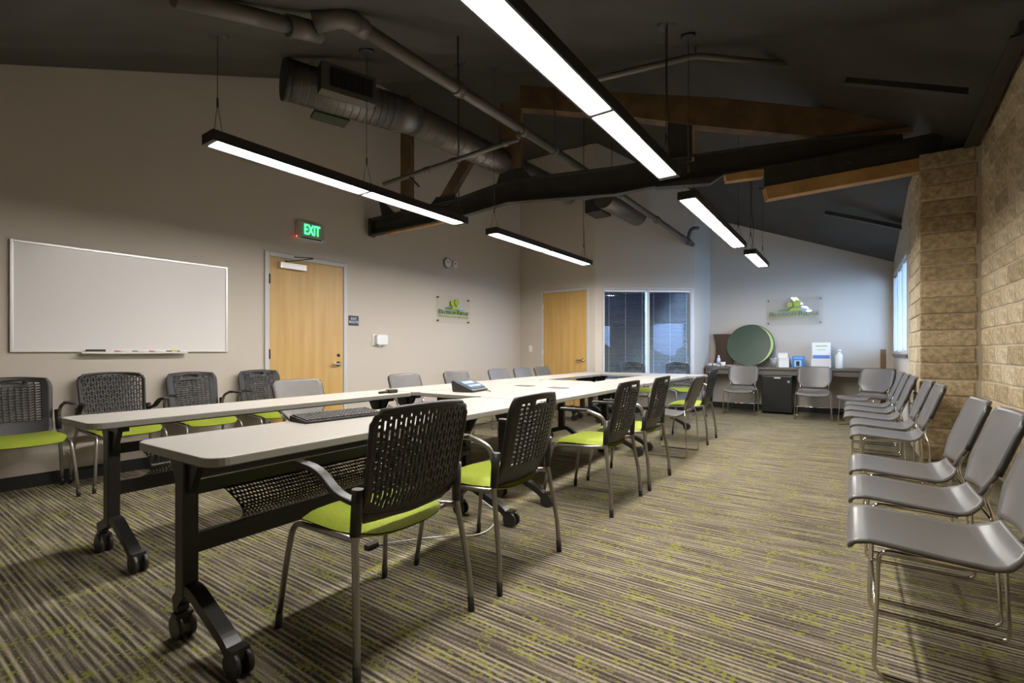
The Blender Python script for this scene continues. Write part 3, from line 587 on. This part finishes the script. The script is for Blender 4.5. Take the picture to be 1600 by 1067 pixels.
t = thing('light_switch', 'white light switch plate on the wall left of the back door', 'switch', (-5.13, 7.889, 1.09), 0.0); obj('plate', B(0, 0.075, -0.007, -0.001, 0, 0.12), WHITEP, t, bevel=0.002); obj('rocker', B(0.025, 0.05, -0.012, -0.006, 0.03, 0.09), WHITEP, t)

# ---------------------------------------------------------------- tables
TG = thing  # tables stand in a slightly turned frame
TR = math.radians(1.72); TO = Vector((-1.70, 0.72, 0))
def tl(x, y, z=0.0):
    p = Matrix.Rotation(TR, 3, 'Z') @ Vector((x, y, 0)); return (TO.x+p.x, TO.y+p.y, z)
ZT = 0.748
def table(label, x0, x1, y0, y1, legs, col_x, foot, basket=False, group='conference tables'):
    """legs: list of y positions; col_x: column x from x0; foot=(xa,xb) ends of the foot from x0 (caster at xa, long arm to xb)"""
    t = thing('folding_table', label, 'table', tl(x0, y0), TR, group); W = x1-x0; L = y1-y0
    bm = bmesh.new(); prism(bm, rrect(0, W, 0, L, 0.065), ZT-0.032, ZT, None, 0, 1); obj('table_top', bm, [TABLE, TEDGE], t, bevel=0.004)
    obj('under_rail', B(0.12, 0.17, 0.12, L-0.12, ZT-0.075, ZT-0.033), BLACKM, t)
    for ly in legs:
        s = 1 if ly < L/2 else -1
        leg = obj('leg', B(col_x-0.035, col_x+0.035, ly-0.028, ly+0.028, 0.17, ZT-0.05), BLACKM, t, bevel=0.006)
        bm = bmesh.new(); beam(bm, (max(0.04, col_x-0.16), ly, ZT-0.05), (min(W-0.04, col_x+0.16), ly, ZT-0.05), 0.05, 0.034); prism(bm, [(col_x-0.12, ZT-0.06), (col_x+0.12, ZT-0.06), (col_x+0.05, ZT-0.18), (col_x-0.05, ZT-0.18)], -ly-0.012, -ly+0.012, Matrix(((1, 0, 0, 0), (0, 0, -1, 0), (0, 1, 0, 0), (0, 0, 0, 1)))); obj('flip_bracket', bm, BLACKM, leg)
        xa, xb = foot
        bm = bmesh.new(); pts = arc([(col_x, ly, 0.20), (col_x+0.07, ly, 0.205), (col_x+(xb-col_x)*0.85, ly, 0.10), (xb, ly, 0.055)], 4)
        sweep(bm, pts, 0.05, 0.04)
        obj('foot_arm', bm, BLACKM, leg)
        bm = bmesh.new(); beam(bm, (col_x, ly, 0.19), (xa-0.01, ly, 0.13), 0.045, 0.05); beam(bm, (xa-0.01, ly, 0.15), (xa, ly, 0.10), 0.04, 0.04); obj('caster_arm', bm, BLACKM, leg)
        for xc_ in ((xa, 0.047), (xb, 0.0)):
            bm = bmesh.new(); r_ = 0.045
            for o_ in (-0.022, 0.022): tube(bm, [(xc_[0]+0.012, ly+o_-0.009, r_), (xc_[0]+0.012, ly+o_+0.009, r_)], r_, seg=20)
            box(bm, xc_[0]-0.012, xc_[0]+0.03, ly-0.03, ly+0.03, 0.055, 0.098); obj('caster', bm, BLACKP, leg)
    if basket:
        obj('modesty_beam', B(col_x-0.02, col_x+0.0, legs[0]+0.02, legs[-1]-0.02, 0.545, 0.60), BLACKM, t); obj('lower_beam', B(col_x-0.015, col_x+0.015, legs[0]+0.02, legs[-1]-0.02, 0.325, 0.40), BLACKM, t)
        bm = bmesh.new(); nu = int((legs[-1]-legs[0]-0.26)/0.0075); nv = 33
        def bf(u, v):
            a_ = v*1.0; x = col_x+0.005+0.20*math.sin(min(1, a_)*PI)*0.75; z = 0.40+0.15*a_
            return (x, legs[0]+0.13+u*(legs[-1]-legs[0]-0.26), z)
        grid(bm, bf, nu, nv, hole=lambda i, j: i % 2 == (j//2 % 2) and j % 2 == 1 and 0 < i < nu-1, smooth=False); obj('perforated_basket', bm, BLACKM, t)
    return t
table('narrow off-white folding table at near end of left row, in front of the wall chairs', -1.78, -1.31, 0.06, 2.24, (0.16, 2.0), 0.23, (0.10, 0.56), True)
table('off-white folding table nearest the camera with keyboard on it', -0.61, 0.0, 0.0, 2.19, (0.09, 1.77), 0.235, (0.19, 0.60), True)
table('off-white table in middle of left row behind the desk phone', -1.80, -1.30, 2.26, 4.44, (0.14, 2.04), 0.23, (0.08, 0.50))
table('off-white table filling the gap between both rows, holding the desk phone', -1.285, -0.625, 2.25, 4.50, (0.14, 2.1), 0.30, (0.10, 0.58))
table('off-white table second in right row with rounded near corner', -0.61, 0.0, 2.21, 4.40, (0.03, 1.98), 0.235, (0.19, 0.60))
table('off-white table third in right row beside the lone grey chair', -0.61, 0.0, 4.42, 6.33, (0.09, 1.82), 0.235, (0.19, 0.60))
table('off-white table at far end of left row near the back door', -1.80, -1.30, 4.46, 6.33, (0.14, 1.72), 0.23, (0.08, 0.50))
table('off-white table closing the far end of the rectangle by the window', -1.86, 0.14, 6.35, 7.00, (0.12, 0.52), 0.30, (0.10, 0.56))
for i, (x, y) in enumerate(((-0.92, 3.42), (-0.50, 3.36))):
    o = obj('power_grommet', B(-0.09, 0.09, -0.055, 0.055, 0, 0.004), STEEL, bevel=0.002); o.location = tl(x, y, ZT); o.rotation_euler = (0, 0, TR); tag(o, ('dark flush power box in the middle infill table', 'dark flush power box near inner edge of right row table')[i], 'power box', 'table power boxes')
# keyboard and mouse on the near table
kb = thing('keyboard', 'dark grey computer keyboard on the nearest table', 'keyboard', tl(-0.50, 0.86, ZT), TR-0.10)
bm = bmesh.new(); prism(bm, [(-0.08, 0), (0.085, 0), (0.09, 0.012), (-0.075, 0.03)], -0.22, 0.22, Matrix(((1, 0, 0, 0), (0, 0, -1, 0), (0, 1, 0, 0), (0, 0, 0, 1)))); obj('case', bm, BLACKP, kb, bevel=0.003)
kbm = bmesh.new(); prism(kbm, rrect(-0.008, 0.008, -0.008, 0.008, 0.002, 2), 0, 0.008); kme = obj('key', kbm, KEYC, kb); first = True
for r_ in range(6):
    for c_ in range(21):
        k = kme if first else kme.copy()
        if not first: COL.objects.link(k)
        first = False
        xx = 0.072-r_*0.0255; k.location = (xx, -0.205+c_*0.0205, 0.012+(0.085-xx)*0.104); k.rotation_euler = (0, 0.105, 0)
ms = thing('computer_mouse', 'black computer mouse beside the keyboard', 'mouse', tl(-0.47, 1.22, ZT), TR)
bm = bmesh.new(); bmesh.ops.create_uvsphere(bm, u_segments=20, v_segments=12, radius=1)
for v in bm.verts: v.co = Vector((v.co.x*0.055, v.co.y*0.032, max(v.co.z, 0)*0.036))
obj('shell', bm, BLACKP, ms); obj('scroll_wheel', T([(-0.03, -0.004, 0.029), (-0.03, 0.004, 0.029)], 0.007), STEEL, ms)
# desk phone / conference unit
ph = thing('conference_phone', 'black touch-screen conference phone on the infill table', 'phone', tl(-0.98, 2.60, ZT), TR+0.15)
bm = bmesh.new(); prism(bm, [(-0.10, 0.0), (0.10, 0.0), (0.105, 0.02), (-0.09, 0.10), (-0.115, 0.095)], -0.14, 0.14, Matrix(((1, 0, 0, 0), (0, 0, -1, 0), (0, 1, 0, 0), (0, 0, 0, 1)))); obj('body', bm, BLACKP, ph, bevel=0.008)
Ms = Matrix.Translation((0.008, 0, 0.064)) @ Matrix.Rotation(math.radians(22.3), 4, 'Y'); bm = bmesh.new(); box(bm, -0.075, 0.080, -0.115, 0.125, -0.002, 0.0035, Ms); obj('screen', bm, SCREEN, ph); bm = bmesh.new()
for k in range(4): box(bm, 0.02, 0.05, -0.09+k*0.05, -0.055+k*0.05, 0.003, 0.0045, Ms)
box(bm, -0.05, -0.01, -0.09, 0.08, 0.003, 0.0045, Ms); obj('screen_tiles', bm, mat('screen_tile', (0.2, 0.3, 0.42), 0.3, emit=(0.45, 0.6, 0.8), estr=0.14), ph)
obj('cable', T(arc([(0.09, 0.06, 0.01), (0.16, 0.06, 0.006), (0.2, 0.0, 0.005)]), 0.003), BLACKP, ph)
hs = thing('microphone_pod', 'small black tabletop gadget on far end of the narrow left table', 'gadget', tl(-1.42, 2.02, ZT), TR)
obj('base', T([(0, -0.07, 0.012), (0, 0.05, 0.014)], [0.010, 0.012]), BLACKP, hs); bm = bmesh.new(); prism(bm, rrect(-0.035, 0.03, 0.02, 0.12, 0.02), 0.0, 0.03); obj('head', bm, BLACKP, hs, bevel=0.006)

# ---------------------------------------------------------------- chairs
def seat_bm(W, D, th, z, dish, front_drop):
    bm = bmesh.new(); n = 14
    def sf(top):
        def f(u, v):
            a = 2*u-1; b = 2*v-1; e = 3.4
            k = (abs(a)**e+abs(b)**e)**(1/e); m_ = max(abs(a), abs(b)); s = m_/k if k > 1e-6 else 1
            x = a*s*D/2; y = b*s*W/2; r = m_
            zz = z-dish*(1-b*b)*(0.4+0.6*(1-a)/2)-front_drop*max(0, a)**3
            edge = th*0.5*(1-max(0, r-0.72)/0.28*max(0, r-0.72)/0.28)
            return (x, y, zz+(edge if top else -edge*0.8-0.004))
        return f
    grid(bm, sf(True), n, n); grid(bm, sf(False), n, n); bmesh.ops.remove_doubles(bm, verts=bm.verts[:], dist=0.0005); return bm
def back_surf(W, z0, z1, xb, lean, curve, corner, wave=0.0):
    def f(u, v):
        s = 2*u-1; t = v
        hw = W/2*(0.93+0.07*t)
        if t > 1-corner: hw *= 1-0.16*((t-(1-corner))/corner)**2.5
        if t < 0.12: hw *= 1-0.10*((0.12-t)/0.12)**2
        z = z0+(z1-z0)*t + 0.012*(1-s*s)*t + wave*math.sin(s*26)
        return (xb-lean*t-curve*(1-s*s)*(0.5+0.5*t)+0.035*max(0, 0.25-t)/0.25, s*hw, z)
    return f
def side_frames(root, arm_kind):
    for s in (-1, 1):
        obj('front_leg', T(arc([(0.265, s*0.262, 0.05), (0.235, s*0.245, 0.28), (0.205, s*0.232, 0.425), (0.10, s*0.228, 0.428), (-0.215, s*0.246, 0.45)]), 0.0115, seg=10), LEGM, root)
        obj('rear_leg', T(arc([(-0.268, s*0.285, 0.05), (-0.262, s*0.28, 0.17), (-0.215, s*0.255, 0.46), (-0.212, s*0.25, 0.52)]), 0.0125, seg=10), LEGM, root)
        obj('foot_cap', T([(0.268, s*0.264, 0.0), (0.263, s*0.261, 0.06)], 0.0135, seg=10), BLACKP, root); obj('foot_cap', T([(-0.27, s*0.286, 0.0), (-0.267, s*0.2845, 0.06)], 0.0145, seg=10), BLACKP, root)
        obj('back_bracket', T([(-0.214, s*0.252, 0.47), (-0.222, s*0.246, 0.63)], [0.019, 0.021], seg=10), BLACKP, root)
        if arm_kind == 'tube':
            a = obj('armrest', T(arc([(-0.214, s*0.250, 0.56), (-0.20, s*0.258, 0.655), (-0.10, s*0.268, 0.69), (-0.03, s*0.27, 0.692)]), 0.0125, seg=10), LEGM, root)
            bm = bmesh.new(); prism(bm, rrect(-0.09, 0.12, s*0.27-0.022, s*0.27+0.022, 0.02), 0.688, 0.704); obj('arm_pad', bm, BLACKP, a, bevel=0.005)
        else:
            bm = bmesh.new(); pts = arc([(-0.215, s*0.252, 0.585), (-0.13, s*0.262, 0.60), (-0.03, s*0.272, 0.675), (0.10, s*0.276, 0.685)], 7)
            sweep(bm, pts, 0.040, 0.018)
            obj('armrest', bm, BLACKP, root, bevel=0.005)
    obj('cross_tube', T([(0.10, -0.228, 0.428), (0.10, 0.228, 0.428)], 0.010), LEGM, root); obj('cross_tube', T([(-0.16, -0.24, 0.44), (-0.16, 0.24, 0.44)], 0.010), LEGM, root)
def wavy_chair():
    t = thing('stacking_armchair', '', 'chair'); side_frames(t, 'tube')
    obj('seat', seat_bm(0.47, 0.46, 0.055, 0.455, 0.018, 0.03), GREEN, t, loc=(0.015, 0, 0))
    # columns of short wavy slots, handle cut-out at the top
    C, Rr = 10, 17; nu = 2*C+3; nv = 2*Rr+9
    def hole(i, j):
        if 31 <= j-5 <= 34-0 and False: return True
        if j in (nv-5, nv-4) and nu//2-3 <= i <= nu//2+3: return True          # handle
        if i < 2 or i > nu-3: return False
        if not (10 <= j < nv-4): return False
        if (i-2) % 2 == 0 or j % 2: return False
        if j >= nv-7 and nu//2-4 <= i <= nu//2+4: return False
        return True
    bm = bmesh.new(); f0 = back_surf(0.46, 0.45, 0.885, -0.205, 0.085, 0.045, 0.22, 0.0)
    # wider slot columns than ribs
    def warp(u):
        k = u*nu; i = int(k); fr = k-i
        edges = [0.0, 0.045, 0.085]
        w_slot, w_rib = 1.45, 0.55; acc = [0.0]
        for q in range(nu): acc.append(acc[-1]+(1.6 if q < 2 or q > nu-3 else (w_slot if (q-2) % 2 else w_rib)))
        return (acc[i]+(acc[min(i+1, nu)]-acc[i])*fr)/acc[-1]
    def f(u, v):
        p = f0(warp(u), v); j = v*nv
        wv = 0.0035*math.sin(warp(u)*60) if 9 < j < nv-4 else 0
        return (p[0], p[1], p[2]+wv)
    grid(bm, f, nu, nv, hole); obj('backrest', bm, MESHB, t, solid=0.010)
    return t
def slot_chair():
    t = thing('slotted_armchair', '', 'chair'); side_frames(t, 'flat')
    obj('seat', seat_bm(0.48, 0.47, 0.06, 0.455, 0.018, 0.03), GREEN, t, loc=(0.015, 0, 0))
    nu, nv = 47, 34; f0 = back_surf(0.47, 0.49, 0.895, -0.215, 0.075, 0.04, 0.06)
    def hole(i, j):
        if i < 2 or i > nu-3 or j < 3 or j > nv-3 or i % 2: return False
        s = (2*i/nu-1); lim = 3+6*s*s*s*s
        if j < lim: return False
        k = (j+(3 if (i//2) % 2 else 0)) % 6
        return k not in (0, 4)
    bm = bmesh.new(); grid(bm, lambda u, v: f0(u, v), nu, nv, hole); b = obj('backrest', bm, MESHB, t, solid=0.008)
    bm = bmesh.new(); ring = [Vector(f0(u, v)) for u, v in [(0, 0.1+0.9*k/8) for k in range(9)]+[(k/12, 1) for k in range(1, 13)]+[(1, 1-0.9*k/8) for k in range(1, 9)]]
    tube(bm, ring, 0.011, seg=8); low = [Vector(f0(k/14, 0.02+0.07*abs(2*k/14-1)**2)) for k in range(15)]; tube(bm, low, 0.012, seg=8); obj('back_frame', bm, BLACKP, b)
    return t
def grey_chair():
    t = thing('sled_stacking_chair', '', 'chair')
    prof = [(0.262, 0.398), (0.268, 0.415), (0.255, 0.436), (0.21, 0.446), (0.12, 0.440), (0.0, 0.430), (-0.10, 0.426), (-0.13, 0.434), (-0.165, 0.455), (-0.19, 0.485)]
    def f(u, v):
        k = u*(len(prof)-1); i = min(int(k), len(prof)-2); fr = k-i
        x = prof[i][0]*(1-fr)+prof[i+1][0]*fr; z = prof[i][1]*(1-fr)+prof[i+1][1]*fr
        s = 2*v-1; hw = 0.232
        if u < 0.22: hw *= 1-0.22*((0.22-u)/0.22)**2
        if u > 0.80: hw *= 1-0.30*((u-0.80)/0.20)
        dip = 0.014*(1-s*s)*(1 if u < 0.8 else 1-(u-0.8)*4)
        return (x, s*hw, z-dip)
    bm = bmesh.new(); grid(bm, f, 30, 16); obj('seat_shell', bm, GREYP, t, solid=0.014)
    # backrest: six-sided panel tapering to the bottom, gently curved
    def g(u, v):
        s = 2*u-1; tt = v; hw = 0.235 if tt > 0.28 else 0.145+(0.235-0.145)*(tt/0.28)
        if tt > 0.86: hw *= 1-0.16*((tt-0.86)/0.14)**2
        return (-0.175-0.120*tt-0.030*(1-s*s)+0.012*max(0, tt-0.8)*-5*0.3, s*hw, 0.50+0.345*tt)
    bm = bmesh.new(); grid(bm, g, 14, 18); bk = obj('backrest_panel', bm, GREYP, t, solid=0.018)
    for s in (0, 1):
        rim = [Vector(g(s, 0.30+0.64*k/8))+Vector((-0.006, 0, 0)) for k in range(9)]; obj('side_rim', T(rim, 0.013, seg=8), BLACKP, bk)
    for s in (-1, 1):
        y = s*0.235
        obj('sled_rod', T(arc([(-0.252, s*0.236, 0.70), (-0.185, s*0.19, 0.50), (-0.205, y, 0.425), (-0.225, s*0.25, 0.008), (0.20, s*0.25, 0.008), (0.185, y, 0.425), (-0.10, s*0.225, 0.415)], 5, 0.035), 0.0065, seg=8), CHROME, t)
    obj('cross_rod', T([(0.192, -0.243, 0.215), (0.192, 0.243, 0.215)], 0.006), CHROME, t); obj('cross_rod', T([(-0.205, -0.233, 0.415), (-0.205, 0.233, 0.415)], 0.006), CHROME, t)
    return t
WC = wavy_chair(); SC = slot_chair(); GC = grey_chair(); used = set()
def put(p, x, y, rz, label, group, flip=None):
    o = place(p, p.name in used, (x, y, 0), rz, label, group); used.add(p.name); return o
g1 = 'lime chairs along right side of tables'; g2 = 'lime chairs along the left wall'; g3 = 'grey chairs along left side of tables'; g4 = 'grey chairs along the right wall'
put(SC, -1.595, 1.30, PI-0.02, 'nearest lime-seat chair with square slotted black back at the keyboard table', g1)
put(WC, -1.575, 2.03, PI+0.03, 'second lime-seat chair from camera, wavy-slot back with handle hole', g1)
put(WC, -1.575, 3.28, PI+0.02, 'third lime-seat chair along the right side of the tables', g1)
put(WC, -1.58, 4.02, PI+0.03, 'fourth lime-seat chair, just before the lone grey chair', g1)
put(WC, -1.66, 6.22, PI+0.05, 'last lime-seat chair on right side at the far table corner', g1)
put(WC, -5.06, 0.85, 0.0, 'leftmost lime-seat chair against wall under the whiteboard edge', g2)
put(SC, -5.06, 1.47, 0.0, 'lime-seat chair with square slotted back against the left wall', g2)
put(WC, -5.06, 2.10, 0.0, 'third wall chair, wavy black back below the whiteboard right end', g2)
put(WC, -5.05, 2.76, 0.0, 'wall chair with wavy black back just left of the maple door', g2)
put(WC, -3.0, 8.05, -0.88, 'black-backed chair at far end before the left blind', 'lime chairs at the far end')
put(WC, -2.37, 8.58, -0.88, 'black-backed chair at far end before the right blind', 'lime chairs at the far end')
for i, y in enumerate((2.47, 3.78, 4.68, 5.62, 6.27, 6.88)):
    put(GC, -3.80-0.03*(y-2.4), y, 0.03, ('grey shell chair in front of the maple door, nearest of its row', 'second grey shell chair of left table row, behind the small gadget', 'grey shell chair behind the conference phone', 'fourth grey shell chair of the left table row', 'fifth grey shell chair of the left table row', 'last grey shell chair of left table row before the back door')[i], g3)
put(GC, -1.60, 5.30, PI+0.02, 'lone grey shell chair on thin rod base among lime chairs', g1)
for i, y in enumerate((2.30, 2.92, 3.54, 4.92, 5.56, 6.20, 6.86, 7.5)):
    put(GC, (0.262 if y < 6 else 0.205), y, PI, ('nearest grey shell chair in the right foreground', 'second grey shell chair by the block wall', 'third grey shell chair, just before the gap at the pilaster', 'grey shell chair fourth along the right side, beyond the gap', 'grey shell chair fifth along the right side', 'grey shell chair sixth along the right side, beside the pilaster', 'seventh grey shell chair along the right side by the pilaster', 'last grey shell chair of right row below the side window')[i], g4)
put(GC, -1.585, 9.22, -PI/2, 'grey shell chair left of the black fridge facing the room', 'grey chairs before the counter')
put(GC, -0.50, 9.18, -PI/2, 'grey shell chair right of the black fridge facing the room', 'grey chairs before the counter')
put(GC, 0.16, 8.72, -PI/2-0.6, 'grey shell chair in the far right corner by the wooden post', 'grey chairs before the counter')

# ---------------------------------------------------------------- far counter and what stands on it
ct = thing('counter', 'dark laminate counter along the far wall', 'counter', (-2.28, 9.62, 0))
obj('worktop', B(0, 2.87, 0, 0.53, 0.775, 0.815), LAM, ct, bevel=0.003); obj('apron', B(0.02, 2.85, 0.03, 0.05, 0.68, 0.775), LAM, ct); obj('end_support', B(0.0, 0.03, 0.05, 0.52, 0.0, 0.775), LAM, ct); obj('wall_cleat', B(0, 2.85, 0.50, 0.53, 0.68, 0.775), LAM, ct)
fr = thing('mini_fridge', 'black mini fridge under the counter', 'fridge', (-1.31, 9.60, 0)); obj('body', B(0, 0.48, 0.05, 0.50, 0.02, 0.67), FRIDGE, fr, bevel=0.008); obj('door', B(0, 0.48, 0.0, 0.046, 0.03, 0.67), FRIDGE, fr, bevel=0.012); obj('badge', B(0.20, 0.30, -0.004, 0.0, 0.625, 0.645), ALU, fr); obj('energy_label', B(0.405, 0.44, -0.003, 0.0, 0.555, 0.59), mat('sticker_blue', (0.2, 0.45, 0.7), 0.5), fr)
for x in (0.04, 0.44): obj('foot', T([(x, 0.08, 0), (x, 0.08, 0.03)], 0.015), BLACKP, fr)
ZC = 0.815
rt = thing('round_table_top', 'round dark green table top with pale green rim leaning on far wall', 'table top', (-1.55, 9.98, ZC))
Mr = Matrix.Translation((0, 0, 0.402)) @ Matrix.Rotation(-0.28, 4, 'X') @ Matrix.Rotation(PI/2, 4, 'X')
bm = bmesh.new(); lathe(bm, [(0.400, -0.014), (0.405, 0.0), (0.400, 0.014)], 56); bmesh.ops.transform(bm, matrix=Mr, verts=bm.verts[:]); obj('disc', bm, DGREEN, rt)
bm = bmesh.new()
for a0 in range(-28, 29): 
    a_ = a0*0.042
    if a0 < 28: b_ = a_+0.042; r0 = 0.345+0.04*(abs(a0)/28)**2; bm.faces.new([bm.verts.new((r*math.cos(q), r*math.sin(q), 0.0155)) for r, q in ((r0, a_), (0.385, a_), (0.385, b_), (r0, b_))])
bmesh.ops.transform(bm, matrix=Mr, verts=bm.verts[:]); obj('crescent_inlay', bm, PGREEN, rt, solid=0.002)
bp_ = thing('table_base_panel', 'brown hourglass panel standing on counter left of the green disc', 'panel', (-2.04, 10.08, ZC))
L_ = [(-0.185+0.05*math.sin(k/10*PI), 0.62*k/10) for k in range(11)]; R_ = [(0.185-0.05*math.sin(k/10*PI), 0.62*k/10) for k in range(10, -1, -1)]
bm = bmesh.new(); prism(bm, L_+R_, -0.015, 0.015, Mw); obj('board', bm, BROWN, bp_, bevel=0.002)
def bottle(x, y, h, r, m1, m2, label, name='bottle'):
    t = thing(name, label, 'bottle', (x, y, ZC)); bm = bmesh.new(); lathe(bm, [(r*0.95, 0), (r, 0.01), (r, h*0.68), (r*0.45, h*0.80), (r*0.4, h*0.86)], 20); obj('body', bm, m1, t)
    bm = bmesh.new(); lathe(bm, [(r*0.5, h*0.86), (r*0.5, h*0.97), (r*0.3, h)], 16); obj('cap', bm, m2, t); return t
t = bottle(-2.05, 9.72, 0.21, 0.032, mat('clear_bottle', (0.55, 0.62, 0.70), 0.15), WHITEP, 'clear hand sanitizer bottle at left end of the counter'); obj('label_band', T([(0, 0, 0.04), (0, 0, 0.11)], 0.0328, seg=20), mat('label_blue', (0.25, 0.4, 0.6), 0.5), t)
def cup(x, y, h, r, label, name='paper_cup'):
    t = thing(name, label, 'cup', (x, y, ZC)); bm = bmesh.new(); lathe(bm, [(r*0.75, 0), (r, h), (r*0.93, h), (r*0.7, 0.006)], 22); obj('wall', bm, PAPER, t); bm = bmesh.new(); lathe(bm, [(r, h-0.006), (r*1.06, h-0.003), (r, h)], 22); obj('rim', bm, PAPER, t); return t
cup(-1.97, 9.70, 0.085, 0.045, 'short white paper cup beside the sanitizer bottle')
t = thing('paper_plates', 'stack of white paper plates at left of the counter', 'plates', (-1.84, 9.76, ZC)); 
for k in range(3): bm = bmesh.new(); lathe(bm, [(0.06, k*0.008), (0.11, k*0.008+0.014), (0.112, k*0.008+0.017), (0.06, k*0.008+0.005)], 28); obj('plate', bm, PAPER, t)
t = thing('rolled_napkins', 'white folded paper bundle at the counter left end', 'napkins', (-2.16, 9.74, ZC)); obj('bundle', T([(-0.08, 0, 0.03), (0.08, 0.02, 0.03)], 0.03, seg=14), PAPER, t); obj('band', T([(-0.01, 0.009, 0.03), (0.01, 0.0115, 0.03)], 0.031, seg=14), LAM, t)
t = thing('glass_jar', 'clear grey plastic tumbler before the green disc', 'cup', (-1.14, 9.78, ZC)); bm = bmesh.new(); lathe(bm, [(0.04, 0), (0.055, 0.16), (0.052, 0.16), (0.038, 0.006)], 22); obj('wall', bm, mat('smoky_plastic', (0.25, 0.25, 0.25), 0.2), t); bm = bmesh.new(); lathe(bm, [(0.055, 0.155), (0.058, 0.16), (0.055, 0.165)], 22); obj('rim', bm, ALU, t)
for i, (z0, w_, h_, dx) in enumerate(((0.0, 0.16, 0.165, 0), (0.166, 0.145, 0.09, -0.008))):
    t = thing('paper_box', ('lower white carton on the counter right of the tumbler', 'upper white carton stacked on another carton')[i], 'box', (-1.06+dx, 9.80, ZC+z0), 0.08*i, 'white cartons on the counter'); obj('carton', B(0, w_, 0, 0.16, 0, h_), PAPER, t, bevel=0.003); obj('lid_flap', B(0.01, w_-0.01, -0.002, 0.0, h_*0.7, h_*0.98), WHITEP, t)
t = thing('blue_box', 'blue printed carton on the counter', 'box', (-0.85, 9.80, ZC), 0.05); obj('carton', B(0, 0.185, 0, 0.12, 0, 0.20), BLUEB, t, bevel=0.003); obj('picture_panel', B(0.03, 0.14, -0.002, 0.0, 0.02, 0.13), mat('panel_pale', (0.35, 0.5, 0.62), 0.5), t); obj('product_picture', B(0.06, 0.11, -0.003, -0.002, 0.03, 0.11), BLACKP, t); obj('title_band', B(0.02, 0.165, -0.002, 0.0, 0.15, 0.185), mat('band_blue', (0.10, 0.36, 0.70), 0.5), t)
t = thing('brochure_holder', 'white brochure stand with leaflets on the counter', 'brochure stand', (-0.56, 9.90, ZC), 0.0)
bm = bmesh.new(); box(bm, 0, 0.27, 0, 0.01, 0, 0.44, Matrix.Rotation(-0.12, 4, 'X')); obj('back_sheet', bm, PAPER, t); bm = bmesh.new(); box(bm, -0.01, 0.28, -0.07, -0.06, 0, 0.15); box(bm, -0.01, 0.28, -0.06, 0.0, 0, 0.01); obj('pocket', bm, WHITEP, t); bm = bmesh.new(); box(bm, 0.01, 0.26, -0.003, -0.001, 0.16, 0.22, Matrix.Rotation(-0.12, 4, 'X')); obj('blue_graphic', bm, mat('graphic_blue', (0.10, 0.20, 0.50), 0.5), t)
bm = bmesh.new(); box(bm, 0.05, 0.22, -0.003, -0.001, 0.37, 0.39, Matrix.Rotation(-0.12, 4, 'X')); box(bm, 0.07, 0.20, -0.003, -0.001, 0.31, 0.32, Matrix.Rotation(-0.12, 4, 'X')); obj('printed_lines', bm, LG5, t)
t = bottle(-0.165, 9.78, 0.32, 0.05, WHITEP, WHITEP, 'white wipes canister near right end of the counter', 'wipes_canister')
wp = thing('wooden_post', 'upright dark wooden post standing by the far right corner', 'post', (0.40, 9.30, 0)); obj('plank', B(-0.035, 0.035, -0.02, 0.02, 0, 1.13), TIMBER, wp, bevel=0.003); obj('foot_block', B(-0.06, 0.06, -0.05, 0.05, 0, 0.03), TIMBER, wp)

cb = thing('floor_cable', 'thin pale cable trailing from under the near table', 'cable', (-1.95, 2.2, 0))
obj('cord', T(arc([(-0.25, -0.4, 0.006), (0.0, -0.15, 0.03), (0.16, 0.05, 0.006), (0.05, 0.4, 0.006), (-0.3, 0.6, 0.006)], 8, 0.2), 0.005), WHITEP, cb); obj('plug', B(-0.27, -0.23, -0.47, -0.4, 0.0, 0.025), BLACKP, cb)
